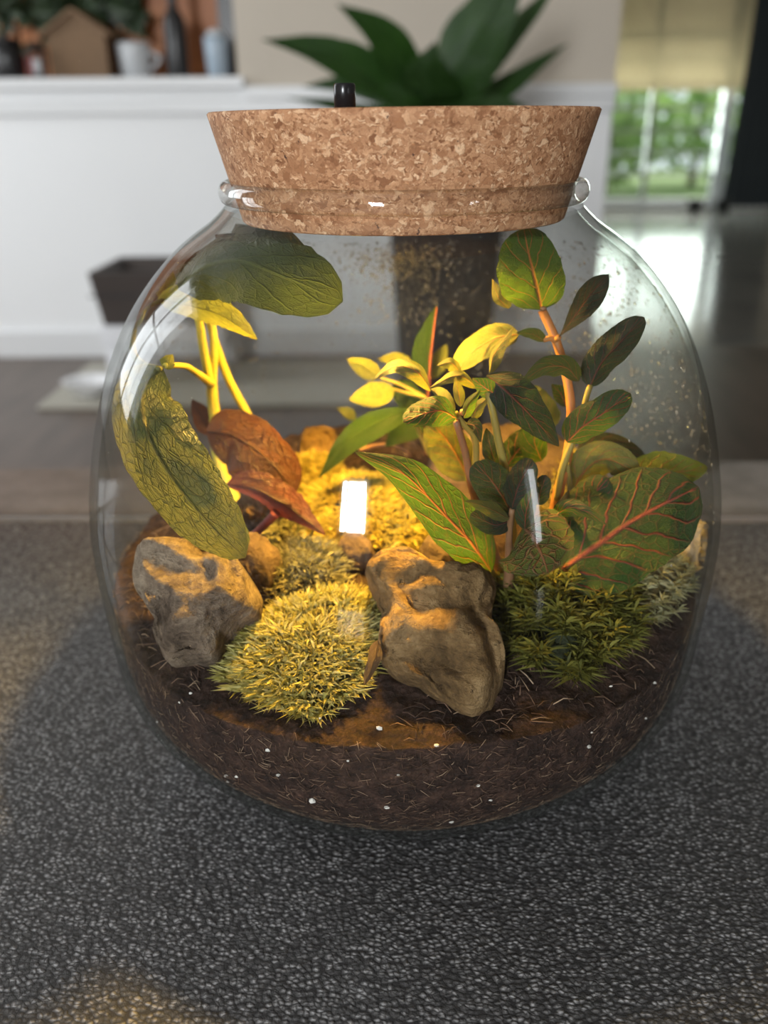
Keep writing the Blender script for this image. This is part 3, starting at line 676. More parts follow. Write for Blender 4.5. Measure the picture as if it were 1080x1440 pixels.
def soilmat():
    t = NT('dark_potting_soil'); v = t.coord()
    n1 = t.noise(v, 160, 6, 0.7); n2 = t.noise(v, 1100, 4, 0.75); vo = t.voro(v, 420)
    f = t.math('ADD', t.math('MULTIPLY', n1.outputs[0], 0.6), t.math('MULTIPLY', n2.outputs[0], 0.4))
    c = t.ramp(f, [(0.36, (0.008, 0.004, 0.003)), (0.5, (0.032, 0.017, 0.0125)), (0.6, (0.07, 0.038, 0.027)), (0.7, (0.16, 0.09, 0.06))])
    h = t.math('ADD', f, t.math('MULTIPLY', vo.outputs[0], 0.5))
    return t.done(t.bsdf(c, 0.85, t.bump(h, 0.9, 0.0016), 0.25))
M['soil'] = soilmat()
NTH, NR = 320, 110; V, Fc = [], []; GAP = 0.0014
edge = []
for k in range(NTH):
    a = 2*math.pi*k/NTH; R = 0.11
    for it in range(3): R = float(rin(hz(R*math.cos(a), R*math.sin(a))))-GAP
    edge.append(R)
for i in range(1, NR+1):
    for k in range(NTH):
        a = 2*math.pi*k/NTH; R = edge[k]*(i/NR)**0.8; x, y = R*math.cos(a), R*math.sin(a)
        V.append((x, y, T+hz(x, y)))
V.append((0, 0, T+hz(0, 0))); ctr = len(V)-1
for k in range(NTH): Fc.append((ctr, k, (k+1) % NTH))
for i in range(NR-1):
    for k in range(NTH): Fc.append((i*NTH+k, (i+1)*NTH+k, (i+1)*NTH+(k+1) % NTH, i*NTH+(k+1) % NTH))
prev = (NR-1)*NTH; NS = 44
for s in range(1, NS+1):
    b = len(V)
    for k in range(NTH):
        a = 2*math.pi*k/NTH; zt_ = V[(NR-1)*NTH+k][2]-T; z = zt_+(0.0062-zt_)*(s/NS)
        R = float(rin(z))-GAP-0.0012*max(0, noise.noise(Vector((math.cos(a)*9, math.sin(a)*9, z*80))))-0.0005*max(0, noise.noise(Vector((math.cos(a)*40, math.sin(a)*40, z*400))))
        V.append((R*math.cos(a), R*math.sin(a), T+z))
    for k in range(NTH): Fc.append((prev+k, b+k, b+(k+1) % NTH, prev+(k+1) % NTH))
    prev = b
Fc.append(tuple(prev+k for k in range(NTH-1, -1, -1)))
soil = mk('soil', V, Fc, M['soil'], loc=(0, 0, T+0.0062)); tag(soil, 'deep bed of dark brown potting soil filling the bottom of the jar', 'soil', kind='stuff')
# fibres in the soil
def fibremat():
    t = NT('coir_fibre'); r = t.n('ShaderNodeNewGeometry').outputs['Random Per Island']
    c = t.ramp(r, [(0, (0.03, 0.014, 0.008)), (0.5, (0.09, 0.048, 0.028)), (0.85, (0.2, 0.12, 0.075)), (1.0, (0.45, 0.33, 0.22))])
    return t.done(t.bsdf(c, 0.7))
M['fibre'] = fibremat(); V, Fc = [], []
def addtube(V, Fc, P, R, ns=3, n=None):
    v, f = tube(P, R, ns, n); b = len(V); V.extend(v); Fc.extend([tuple(b+i for i in q) for q in f])
for k in range(6500):
    a = math.radians(r_.uniform(165, 375)); z = r_.uniform(0.008, 0.078)
    R = float(rin(z)); zt_ = hz(R*math.cos(a), R*math.sin(a))
    if z > zt_+0.001: continue
    L = r_.uniform(0.001, 0.0042); an = r_.gauss(0, 0.9); P = []
    for q in (-0.5, 0, 0.5):
        aa = a+q*L*math.cos(an)/R; zz = min(max(z+q*L*math.sin(an)+0.15*L*(q*q), 0.007), 0.09); RR = float(rin(zz))-r_.uniform(0.0007, 0.0012); P.append((RR*math.cos(aa), RR*math.sin(aa), T+zz))
    addtube(V, Fc, P, r_.uniform(0.00004, 0.00011))
for k in range(3400):
    a = r_.uniform(0, 6.283); R = 0.106*math.sqrt(r_.random()); x, y = R*math.cos(a), R*math.sin(a); L = r_.uniform(0.002, 0.007); an = r_.uniform(0, 6.28)
    P = [(x+q*L*math.cos(an), y+q*L*math.sin(an)) for q in (-0.5, 0, 0.5)]
    P = [(p[0], p[1], T+hz(*p)+(0.0004 if i != 1 else 0.0012)) for i, p in enumerate(P)]
    if ((x+0.031)/0.036)**2+((y+0.077)/0.034)**2 < 1: continue       # the front moss mat grows here
    if all(inside(np.array(p)) for p in P): addtube(V, Fc, P, r_.uniform(0.0001, 0.0002))
o = mk('fibres', V, Fc, M['fibre'], soil); o['kind'] = 'stuff'
# perlite grains against the glass
M['perlite'] = plain('white_perlite', (0.78, 0.76, 0.72), 0.8, 0.2, 800)
def hitglass(px, py, g=0.0011):
    d = ray(px, py)
    for t_ in np.arange(0.1, 0.5, 0.0004):
        P = CAM+d*t_; z = P[2]-T
        if 0.004 < z < 0.2 and math.hypot(P[0], P[1]) < float(rin(z))-g: return P
    return None
for (px, py, s) in [(377, 1055, 5.5), (439, 1126, 7), (544, 1135, 6.5), (533, 1024, 6), (614, 1048, 5), (318, 1091, 4), (333, 1092, 4), (320, 1099, 3), (391, 1090, 4.5), (828, 1050, 5), (920, 960, 4), (672, 1105, 4), (635, 1156, 4.5), (832, 1030, 3), (859, 965, 3), (908, 1010, 3), (905, 1048, 3), (268, 975, 3.5), (253, 988, 3.5), (365, 1132, 4), (489, 1070, 3), (690, 1125, 4), (222, 1015, 3), (560, 1090, 3), (450, 1010, 3)]:
    P = hitglass(px, py, 0.0014)
    if P is None: continue
    s = s*depth(P)/F*0.72; V = []
    for q in iv:
        d = Vector(q)*(1+0.5*noise.noise(Vector(q)*1.7+Vector((px, py, 0)))); V.append(P+np.array(d)*s*np.array([1.1, 0.6, 0.8]))
    tag(mk('perlite_grain', V, jf, M['perlite'], loc=P, smooth=False), 'small white perlite grain in the dark soil behind the front glass', 'perlite', 'perlite grains in the soil')

# ------------------------------------------------------------------ stones
def rockmat(name, a, b, c, sc_=1.0, holes=0.3):
    t = NT(name); v = t.coord()
    n1 = t.noise(v, 45*sc_, 6, 0.65, 0.6); n2 = t.noise(v, 420*sc_, 5, 0.7); vo = t.voro(v, 500*sc_)
    mp = t.coord('Object', (20, 20, 220)); n3 = t.noise(mp, 2.2, 3, 0.6, 1.0)
    f = t.math('ADD', t.math('MULTIPLY', n1.outputs[0], 0.7), t.math('MULTIPLY', n2.outputs[0], 0.3))
    cc = t.ramp(f, [(0.40, a), (0.5, b), (0.60, c)])
    pit = t.n('ShaderNodeMapRange', Value=t.noise(v, 260*sc_, 4, 0.6).outputs[0], i1=0.66, i2=0.74).outputs[0]
    cc = t.mix(t.math('MULTIPLY', pit, holes), cc, tuple(x*0.25 for x in a))
    h = t.math('ADD', t.math('MULTIPLY', n1.outputs[0], 1.2), t.math('ADD', t.math('MULTIPLY', n2.outputs[0], 0.5), t.math('MULTIPLY', n3.outputs[0], 0.35)))
    h = t.math('SUBTRACT', h, t.math('MULTIPLY', pit, 0.5))
    return t.done(t.bsdf(cc, 0.85, t.bump(h, 1.0, 0.004), 0.25))
M['rock_tan'] = rockmat('tan_limestone', (0.085, 0.05, 0.02), (0.19, 0.115, 0.048), (0.32, 0.21, 0.1))
M['rock_grey'] = rockmat('grey_tan_stone', (0.08, 0.056, 0.04), (0.19, 0.14, 0.10), (0.33, 0.26, 0.19))
M['rock_brown'] = rockmat('brown_slab_stone', (0.07, 0.045, 0.03), (0.12, 0.08, 0.055), (0.19, 0.13, 0.09))
M['rock_pale'] = rockmat('pale_pebble', (0.35, 0.29, 0.2), (0.48, 0.41, 0.3), (0.6, 0.53, 0.4), 1.0, 0.1)
def rock(outline, Yb, Yt, dep, mat, label, name='stone', lumps=0.12, grooves=(), seed=0, sub=5, group=None, bulge=0.0):
    pts = np.array(outline, float); c = pts.mean(0); yt, yb = pts[:, 1].min(), pts[:, 1].max()
    ang = np.arctan2(pts[:, 1]-c[1], pts[:, 0]-c[0]); rad = np.hypot(pts[:, 0]-c[0], pts[:, 1]-c[1]); o_ = np.argsort(ang)
    ang, rad = ang[o_], rad[o_]; ang = np.concatenate([ang-2*math.pi, ang, ang+2*math.pi]); rad = np.tile(rad, 3)
    bm = bmesh.new(); bmesh.ops.create_icosphere(bm, subdivisions=sub, radius=1.0)
    Yf = lambda py: Yb+(Yt-Yb)*(yb-py)/(yb-yt)
    nrm = np.cross(at(c[0]+20, c[1], Yf(c[1]))-at(c[0], c[1], Yf(c[1])), at(c[0], c[1]-20, Yf(c[1]-20))-at(c[0], c[1], Yf(c[1]))); nrm /= np.linalg.norm(nrm)   # towards camera
    V = []
    for v in bm.verts:
        d = v.co; th = math.atan2(-d.z, d.x); q = math.hypot(d.x, d.z); dn = -d.y
        R = float(np.interp(th, ang, rad)); s = q**0.8
        px, py = c[0]+R*s*math.cos(th), c[1]+R*s*math.sin(th)
        P = at(px, py, Yf(py))
        k = dep*(abs(dn)**0.7)*(1 if dn > 0 else -1)
        k += dep*lumps*2*nz3((d.x*1.6+seed, d.y*1.6, d.z*1.6), 1.0, 4)*q**0.3
        for (gy, gw, ga) in grooves:
            wob = 8*math.sin(px*0.03+seed)
            k += ga*math.exp(-((py-gy-wob)/gw)**2)*max(dn, 0)
        nn = nz3(P*1.0+seed, 110, 5)*dep*lumps*0.55+abs(nz3(P*1.0-seed, 60, 3))*dep*lumps*-0.6
        V.append(P+nrm*(k+nn))
    Fc = [tuple(v.index for v in f.verts) for f in bm.faces]; bm.free()
    V = keep(np.array(V), False)
    base = V[V[:, 2].argmin()]
    return tag(mk(name, V, Fc, mat, loc=base), label, 'stone', group)
rock([(512, 800), (528, 785), (550, 774), (570, 772), (598, 787), (625, 799), (650, 803), (688, 806), (697, 830), (692, 855), (688, 880), (700, 905), (708, 945), (704, 985), (690, 1008), (660, 1016), (625, 992), (590, 968), (552, 950), (532, 922), (534, 890), (538, 862), (528, 835)],
     -0.092, -0.052, 0.017, M['rock_tan'], 'large tan layered stone beside the front moss mat', grooves=((858, 16, -0.0035), (905, 25, 0.001)), seed=2.3, lumps=0.22)
o = bpy.data.objects['stone']
P = at(678, 822, -0.066)
rock([(192, 800), (200, 775), (225, 764), (262, 766), (300, 772), (330, 786), (352, 812), (368, 840), (366, 868), (340, 880), (318, 900), (305, 930), (270, 928), (240, 936), (228, 915), (226, 880), (212, 855), (196, 835)],
     -0.078, -0.048, 0.018, M['rock_grey'], 'large grey and tan stone under the big hanging green leaf', seed=5.1, lumps=0.17)
rock([(318, 790), (330, 768), (362, 764), (385, 780), (400, 805), (380, 830), (345, 815)], -0.045, -0.02, 0.010, M['rock_brown'], 'smooth brown stone slab behind the grey and tan stone', seed=8.7)
rock([(334, 715), (340, 700), (360, 696), (378, 706), (380, 726), (362, 738), (342, 734)], 0.0, 0.008, 0.008, M['rock_tan'], 'small tan stone under the red-brown leaves', seed=3.9, lumps=0.25)
rock([(950, 760), (958, 738), (975, 730), (992, 738), (998, 765), (992, 792), (972, 806), (952, 797)], -0.022, -0.012, 0.009, M['rock_pale'], 'pale cream pebble resting against the glass beside the biggest red-veined leaf', 'pebble', seed=6.6, sub=4)
rock([(600, 700), (606, 640), (640, 615), (700, 608), (770, 612), (808, 640), (812, 690), (760, 712), (680, 715)], 0.035, 0.06, 0.016, M['rock_brown'], 'broad brown stone behind the red-veined plant stems', seed=1.4, lumps=0.15)
rock([(418, 640), (425, 612), (445, 600), (468, 606), (480, 628), (476, 655), (448, 668), (424, 662)], 0.055, 0.068, 0.012, M['rock_tan'], 'tan stone at the back of the jar beside the arching leaf', seed=9.2, lumps=0.25)
rock([(476, 770), (490, 755), (515, 762), (528, 780), (512, 800), (488, 800)], -0.030, -0.018, 0.008, M['rock_brown'], 'small brown stone between the moss mats and the layered stone', seed=4.4, lumps=0.2, sub=4)
rock([(590, 770), (620, 762), (660, 770), (690, 790), (680, 806), (640, 803), (605, 795)], -0.038, -0.024, 0.008, M['rock_brown'], 'dark brown stone behind the tan layered stone', seed=7.4, lumps=0.2, sub=4)

# ------------------------------------------------------------------ moss
def mossmat(name, a, b, c, trans=0.35):
    t = NT(name); r = t.n('ShaderNodeNewGeometry').outputs['Random Per Island']
    nz = t.noise(t.coord(), 90, 2)
    f = t.math('ADD', t.math('MULTIPLY', r, 0.65), t.math('MULTIPLY', nz.outputs[0], 0.35))
    cc = t.ramp(f, [(0.15, a), (0.5, b), (0.85, c)])
    s = t.bsdf(cc, 0.65, None, 0.25); tl = t.n('ShaderNodeBsdfTranslucent', Color=cc)
    return t.done(t.n('ShaderNodeMixShader', i0=trans, i1=s, i2=tl.outputs[0]).outputs[0])
M['moss_yel'] = mossmat('yellow_green_moss', (0.34, 0.31, 0.07), (0.55, 0.5, 0.15), (0.72, 0.66, 0.32))
M['moss_grey'] = mossmat('grey_green_moss', (0.15, 0.14, 0.08), (0.27, 0.26, 0.16), (0.42, 0.40, 0.28))
M['moss_gold'] = mossmat('golden_moss', (0.36, 0.29, 0.05), (0.52, 0.43, 0.08), (0.64, 0.54, 0.16))
M['moss_green'] = mossmat('deep_green_moss', (0.07, 0.075, 0.012), (0.14, 0.14, 0.022), (0.25, 0.24, 0.05))
M['moss_pale'] = mossmat('pale_green_moss', (0.26, 0.25, 0.12), (0.38, 0.37, 0.2), (0.52, 0.5, 0.32))
M['moss_base'] = plain('moss_underside', (0.11, 0.085, 0.03), 0.9, 0.4, 120, bump=0.5)
M['moss_base_green'] = plain('moss_underside_green', (0.025, 0.033, 0.011), 0.9, 0.4, 120, bump=0.5)
def ground(px, py, off=0.0):
    """the soil surface seen at a pixel"""
    d = ray(px, py)
    for t_ in np.arange(0.15, 0.5, 0.0007):
        P = CAM+d*t_
        if math.hypot(P[0], P[1]) < 0.113 and P[1] > -0.113 and P[2]-T < hz(P[0], P[1])+off: return P
    return CAM+d*0.3
def moss(poly, lift, n, mat, base, label, L=(0.004, 0.007), W=0.00035, nl=(5, 8), spread=0.9, seed=1, star=False, low=0.002):
    """a cushion whose outline is traced on the ground: mound plus short curved shoots"""
    r_ = random.Random(seed); pts = np.array([ground(x, y, lift*0.5)[:2] for x, y in poly]); c = pts.mean(0)
    ang = np.arctan2(pts[:, 1]-c[1], pts[:, 0]-c[0]); rad = np.hypot(*(pts-c).T); o_ = np.argsort(ang); ang, rad = ang[o_], rad[o_]
    A, Rr = np.concatenate([ang-2*math.pi, ang, ang+2*math.pi]), np.tile(rad, 3)
    def top(x, y):
        a = math.atan2(y-c[1], x-c[0]); q = min(math.hypot(x-c[0], y-c[1])/float(np.interp(a, A, Rr)), 1)
        return T+hz(x, y)+low*(1-q**4)+lift*(1-q**2.4)*(1+0.5*noise.noise(Vector((x*130, y*130, seed)))), q
    def lim(x, y, z, g):
        R = float(rin(min(max(z-T, .01), .19)))-g; r = math.hypot(x, y)
        return (x*R/r, y*R/r) if r > R else (x, y)
    root = empty('moss_cushion', (c[0], c[1], T+hz(*c)), label, 'moss')
    V, Fc = [], []; na, nr = 84, 20
    for i in range(nr+1):
        for k in range(na):
            a = 2*math.pi*k/na-math.pi; R = float(np.interp(a, A, Rr))*i/nr*0.97; x, y = c[0]+R*math.cos(a), c[1]+R*math.sin(a); z = top(x, y)[0]; x, y = lim(x, y, z, 0.003); z = max(z, T+hz(x, y)+0.0024)
            V.append((x, y, z if i < nr else T+hz(x, y)+0.0022))
    for i in range(nr):
        for k in range(na): Fc.append((i*na+k, i*na+(k+1) % na, (i+1)*na+(k+1) % na, (i+1)*na+k))
    mk('mat', V, Fc, base, root)
    V, Fc = [], []
    for k in range(n):
        a = r_.uniform(-math.pi, math.pi); q = math.sqrt(r_.random()); R = float(np.interp(a, A, Rr))*q; x, y = c[0]+R*math.cos(a), c[1]+R*math.sin(a); z, _ = top(x, y); x, y = lim(x, y, z, 0.006); z = max(z, T+hz(x, y)+0.001)
        out = Vector((math.cos(a)*q*0.8, math.sin(a)*q*0.8-0.15, 1.0)).normalized(); B = Vector((x, y, z+0.0008))
        m_ = r_.randint(*nl); h0 = r_.uniform(*L)
        for j in range(m_):
            if star:
                f = j/m_; th = j*2.4+r_.random(); el = 0.15+1.0*f; st = B+out*h0*0.75*f
                dr = (Vector((math.cos(th), math.sin(th), 0))*math.cos(el)+out*math.sin(el)).normalized(); l = h0*0.6*(1.15-0.55*f)
            else:
                st = B+Vector((r_.gauss(0, 1), r_.gauss(0, 1), 0))*0.0007; dr = (out+Vector((r_.gauss(0, 1), r_.gauss(0, 1), r_.gauss(0, 0.4)))*0.55*spread).normalized(); l = h0*r_.uniform(0.6, 1.1)
            sd = dr.cross(Vector((r_.gauss(0, 1), r_.gauss(0, 1), r_.gauss(0, 1)))).normalized()*W*r_.uniform(0.7, 1.3)
            bend = Vector((dr.x, dr.y, -0.4))*l*0.28; mid_ = st+dr*l*0.55; tip = st+dr*l+bend; tip.z = max(tip.z, T+hz(tip.x, tip.y)+0.0008)
            tip2 = lim(tip.x, tip.y, tip.z, 0.0006); mid2 = lim(mid_.x, mid_.y, mid_.z, 0.0006)
            tip.x, tip.y = tip2; mid_.x, mid_.y = mid2
            b = len(V); V += [st-sd*0.6, st+sd*0.6, mid_+sd, mid_-sd, tip]; Fc += [(b, b+1, b+2, b+3), (b+3, b+2, b+4)]
    o = mk('shoots', V, Fc, mat, root); o['kind'] = 'stuff'
    return root
moss([(312, 940), (330, 905), (365, 880), (410, 855), (450, 842), (500, 832), (535, 850), (540, 885), (520, 925), (505, 960), (480, 985), (440, 1006), (395, 990), (350, 968)], 0.008, 1250, M['moss_yel'], M['moss_base'],
     'yellow-green moss mat at the front beside the tan layered stone', (0.004, 0.0075), 0.00036, (6, 9), 0.95, 1)
moss([(368, 815), (385, 790), (420, 775), (465, 772), (482, 790), (478, 825), (445, 845), (400, 852), (375, 842)], 0.006, 420, M['moss_grey'], M['moss_base'],
     'grey-green moss tuft behind the grey and tan stone', (0.004, 0.0065), 0.00033, (6, 9), 0.95, 2)
moss([(412, 720), (430, 690), (470, 678), (530, 672), (580, 690), (605, 725), (600, 752), (555, 765), (505, 762), (450, 755)], 0.008, 900, M['moss_gold'], M['moss_base'],
     'golden yellow moss mat in the middle behind the stones', (0.004, 0.007), 0.0004, (6, 9), 0.95, 3)
moss([(585, 770), (600, 752), (640, 755), (665, 772), (640, 785), (605, 785)], 0.006, 120, M['moss_gold'], M['moss_base'], 'small golden moss tuft behind the layered stone', (0.004, 0.0065), 0.0004, (6, 9), 0.9, 4)
moss([(702, 850), (720, 828), (770, 818), (830, 812), (870, 830), (880, 870), (860, 905), (830, 935), (790, 945), (745, 915), (712, 885)], 0.010, 190, M['moss_green'], M['moss_base_green'],
     'deep green star-shaped moss cushion under the red-veined plant', (0.009, 0.014), 0.00042, (22, 30), 0.9, 5, star=True)
moss([(890, 850), (900, 812), (930, 795), (955, 812), (948, 845), (920, 868)], 0.009, 80, M['moss_pale'], M['moss_base'], 'pale moss tuft below the cream pebble', (0.006, 0.009), 0.00038, (14, 18), 0.9, 6, star=True)
moss([(412, 690), (418, 660), (450, 648), (478, 660), (470, 690), (440, 700)], 0.010, 260, M['moss_gold'], M['moss_base'], 'golden moss clump at the back beside the red-brown leaf', (0.004, 0.006), 0.0004, (6, 8), 0.9, 7)
moss([(380, 748), (390, 730), (412, 726), (428, 740), (420, 760), (395, 765)], 0.008, 110, M['moss_pale'], M['moss_base'], 'small pale moss tuft below the folded purple leaf', (0.004, 0.006), 0.00036, (6, 8), 0.9, 8)
moss([(755, 700), (770, 660), (800, 650), (830, 665), (835, 700), (800, 715)], 0.012, 160, M['moss_gold'], M['moss_base'], 'golden moss clump behind the red-veined plant', (0.004, 0.006), 0.0004, (6, 8), 0.9, 9)

# ------------------------------------------------------------------ plants
def addleaf(root, md, hwl, hwr=None, mat=None, **kw):
    V, Fc, UV = leafgeo(md, hwl, hwr, keep=keep, **kw); return mk('leaf', V, Fc, mat, root, uvs=UV)
def stemmat(name, a, b, trans=0.3):
    t = NT(name); nz = t.noise(t.coord(), 160, 3); c = t.mix(nz.outputs[0], a, b)
    s = t.bsdf(c, 0.5, t.bump(nz.outputs[0], 0.3, 0.0006), 0.4); tl = t.n('ShaderNodeBsdfTranslucent', Color=c)
    return t.done(t.n('ShaderNodeMixShader', i0=trans, i1=s, i2=tl.outputs[0]).outputs[0])
M['stem_yel'] = stemmat('yellow_green_stem', (0.55, 0.52, 0.08), (0.5, 0.4, 0.06))
M['stem_red'] = stemmat('orange_red_stem', (0.5, 0.17, 0.05), (0.42, 0.24, 0.06))
M['stem_grn'] = stemmat('hairy_green_stem', (0.3, 0.28, 0.06), (0.34, 0.22, 0.06))
M['stem_pink'] = stemmat('pinkish_brown_stem', (0.34, 0.17, 0.09), (0.26, 0.15, 0.07))
M['stem_purple'] = stemmat('purple_stem', (0.3, 0.07, 0.07), (0.24, 0.07, 0.07))
M['stem_dk'] = stemmat('dark_green_petiole', (0.10, 0.13, 0.03), (0.16, 0.14, 0.04))
def addstem(root, pts, rpx, mat, name='stem', hairs=0, seed=0):
    P = smoothpath([at(*q) for q in pts], 22); R = np.interp(np.linspace(0, 1, 22), np.linspace(0, 1, len(np.atleast_1d(rpx))), np.atleast_1d(rpx))*np.array([depth(p)/F for p in P])
    P = keep(P); P[:, 2] = np.maximum(P[:, 2], [T+hz(p[0], p[1])+0.0042 for p in P]); V, Fc = tube(P, R, 10); V = list(V)
    o = mk(name, V, Fc, mat, root)
    if hairs:
        r_ = random.Random(seed); HV, HF = [], []
        for k in range(hairs):
            i = r_.randrange(21); f = r_.random(); c = P[i]*(1-f)+P[i+1]*f; d = Vector((r_.gauss(0, 1), r_.gauss(0, 1), r_.gauss(0, .6))).normalized(); d = np.array(d); l = R[i]+r_.uniform(0.0004, 0.0009)
            s = np.cross(d, (0.3, 0.2, 0.9)); s = s/np.linalg.norm(s)*0.00005; b = len(HV); HV += [c+d*R[i]*0.8-s, c+d*R[i]*0.8+s, c+d*l]; HF.append((b, b+1, b+2))
        h = mk('hairs', HV, HF, mat, o); h['kind'] = 'stuff'
    return o
# --- left plant: waffle-like leaves, green above and purple beneath
M['lp_shade'] = leafmat('shaded_olive_leaf', (0.024, 0.042, 0.013), (0.042, 0.06, 0.018), (0.10, 0.13, 0.04), 0.55, 0.2, (0.07, 0.10, 0.02), 0.4, 3.2, 0.45, 0.25, vw=0.035)  # darker copy of the olive leaf, its unlit side put into the colour
M['lp_green'] = leafmat('olive_green_leaf', (0.07, 0.115, 0.045), (0.14, 0.155, 0.045), (0.04, 0.05, 0.018), 0.55, 0.36, (0.30, 0.30, 0.03), 0.36, 4.5, 0.55, 0.6, vw=0.035, netscale=26)
M['lp_red'] = leafmat('red_brown_leaf_underside', (0.075, 0.024, 0.015), (0.115, 0.042, 0.018), (0.04, 0.013, 0.008), 0.6, 0.28, (0.28, 0.07, 0.02), 0.45, 5, 0.4, 0.6, vw=0.04)
M['lp_purple'] = leafmat('purple_leaf_underside', (0.13, 0.032, 0.04), (0.18, 0.06, 0.055), (0.06, 0.012, 0.02), 0.6, 0.25, (0.3, 0.07, 0.06), 0.4, 5, 0.4, 0.7, vw=0.04)
M['lp_lit'] = leafmat('lamplit_yellow_green_leaf', (0.22, 0.24, 0.05), (0.34, 0.34, 0.06), (0.14, 0.14, 0.03), 0.5, 0.4, None, 0.4, 5, 0.4, 0.4, vw=0.04)  # brighter copy of the olive leaf, lamp light put into the colour
g0 = ground(372, 690)
lp = empty('waffle_plant', tuple(g0), 'plant with yellow stems and large olive leaves, some with purple undersides', 'plant')
addleaf(lp, [(252, 408, -0.022), (285, 376, -0.03), (335, 366, -0.036), (405, 392, -0.044), (482, 424, -0.05)], 62, 56, M['lp_shade'], roll=8, fold=0.12, kind='round', serr=0.025, wave=0.07, seed=1)
addleaf(lp, [(222, 421, -0.004), (262, 430, -0.01), (310, 444, -0.016), (362, 478, -0.02)], 26, 20, M['lp_lit'], roll=-25, fold=0.3, kind='ovate', serr=0.05, wave=0.1, seed=2)
addleaf(lp, [(231, 423, -0.002), (232, 405, 0.0), (247, 372, 0.004)], 14, 12, M['lp_green'], roll=15, fold=0.3, seed=3, serr=0.04)
addleaf(lp, [(228, 516, -0.045), (203, 543, -0.05), (199, 580, -0.056), (218, 633, -0.062), (254, 688, -0.066), (295, 738, -0.07), (345, 784, -0.072)], 60, 46, M['lp_green'], roll=-8, fold=0.1, kind='round', serr=0.02, wave=0.05, seed=4, nu=28)
addleaf(lp, [(236, 520, -0.044), (238, 508, -0.043), (243, 498, -0.04)], 12, 9, M['lp_lit'], roll=0, fold=0.4, seed=5)
addleaf(lp, [(290, 606, 0.012), (325, 612, 0.006), (370, 640, 0.0), (416, 694, -0.006)], 38, 52, M['lp_red'], roll=-10, fold=0.15, kind='round', serr=0.02, wave=0.05, seed=6)
addleaf(lp, [(298, 612, 0.022), (285, 590, 0.022), (270, 562, 0.024)], 14, 18, M['lp_red'], roll=10, fold=0.2, seed=7)
addleaf(lp, [(318, 682, -0.012), (358, 688, -0.016), (402, 712, -0.022), (458, 752, -0.032)], 22, 22, M['lp_purple'], roll=-30, fold=0.5, kind='ovate', serr=0.05, wave=0.12, seed=8)
addstem(lp, [(296, 540, 0.018), (286, 490, 0.012), (279, 447, 0.004), (268, 420, -0.008), (258, 404, -0.02)], [6.5, 6, 5.5, 4], M['stem_yel'])
addstem(lp, [(303, 592, 0.022), (298, 545, 0.019), (301, 497, 0.016), (297, 452, 0.012), (285, 425, 0.006)], [8, 8, 6, 5.5, 4], M['stem_yel'])
addstem(lp, [(302, 590, 0.022), (306, 640, 0.024), (325, 690, 0.02), (350, 730, 0.012)], [8, 8, 8], M['stem_yel'])
addstem(lp, [(378, 660, 0.03), (354, 595, 0.026), (320, 530, 0.022), (296, 458, 0.018), (290, 430, 0.014)], [6, 6, 6, 5], M['stem_yel'])
addstem(lp, [(297, 540, 0.016), (276, 524, -0.005), (255, 514, -0.03), (232, 514, -0.044)], [6, 5, 4.5, 4], M['stem_yel'], 'petiole')
addstem(lp, [(228, 422, -0.006), (204, 436, -0.016), (188, 470, -0.026), (188, 497, -0.034), (205, 514, -0.042), (226, 519, -0.046)], [3, 2.5, 3, 5, 5, 4], M['stem_dk'], 'petiole')
addstem(lp, [(388, 722, -0.02), (372, 738, -0.016), (350, 760, -0.01)], [7, 5.5, 6], M['stem_purple'], 'petiole')
# --- right plant: nerve plant with red veins
FG = dict(nveins=6.5, slant=0.32, net=0.18, fuzz=0.05, bump=0.9)
M['ft'] = leafmat('red_veined_green_leaf', (0.035, 0.08, 0.014), (0.06, 0.115, 0.02), (0.62, 0.13, 0.07), 0.95, 0.33, (0.13, 0.30, 0.02), 0.5, vw=0.075, **FG)
M['ft_shade'] = leafmat('shaded_red_veined_leaf', (0.016, 0.03, 0.01), (0.026, 0.048, 0.012), (0.24, 0.05, 0.03), 0.85, 0.18, (0.05, 0.11, 0.015), 0.55, vw=0.06, **FG)  # same leaf in shade, the shade put into a darker base
M['ft_young'] = leafmat('young_yellow_green_leaf', (0.15, 0.18, 0.035), (0.24, 0.25, 0.045), (0.5, 0.17, 0.05), 0.75, 0.28, None, 0.55, vw=0.05, **FG)
M['ft_net'] = leafmat('quilted_red_veined_leaf', (0.15, 0.18, 0.03), (0.2, 0.22, 0.035), (0.55, 0.2, 0.09), 0.85, 0.3, (0.2, 0.3, 0.03), 0.5, 4.5, 0.35, 0.85, vw=0.08, bump=1.0, netscale=10, fuzz=0.04)  # base colour brightened in place of lamp light on this leaf
M['ft_mid'] = leafmat('backlit_green_veined_leaf', (0.05, 0.095, 0.015), (0.075, 0.125, 0.018), (0.55, 0.2, 0.06), 0.9, 0.42, (0.17, 0.33, 0.025), 0.5, 4.5, 0.45, 0.1, vw=0.05)
M['ft_lit'] = leafmat('lit_yellow_green_veined_leaf', (0.16, 0.22, 0.03), (0.22, 0.28, 0.035), (0.6, 0.22, 0.07), 0.9, 0.5, (0.42, 0.56, 0.05), 0.5, 6.5, 0.3, 0.15, vw=0.07)  # same leaf under the lamp, its light put into a brighter base
base = (722, 838, -0.040); g0 = ground(722, 835)
ft = empty('nerve_plant', tuple(g0), 'bushy plant with green leaves netted by red veins and hairy orange stems', 'plant')
L = addleaf
L(ft, [(762, 436, -0.026), (757, 410, -0.029), (748, 375, -0.032), (736, 320, -0.034)], 50, 40, M['ft_mid'], roll=6, fold=0.1, kind='round', seed=1, quilt=0.03)
L(ft, [(716, 434, -0.02), (702, 420, -0.022), (692, 392, -0.022)], 9, 9, M['ft_young'], roll=40, fold=0.2, seed=2)
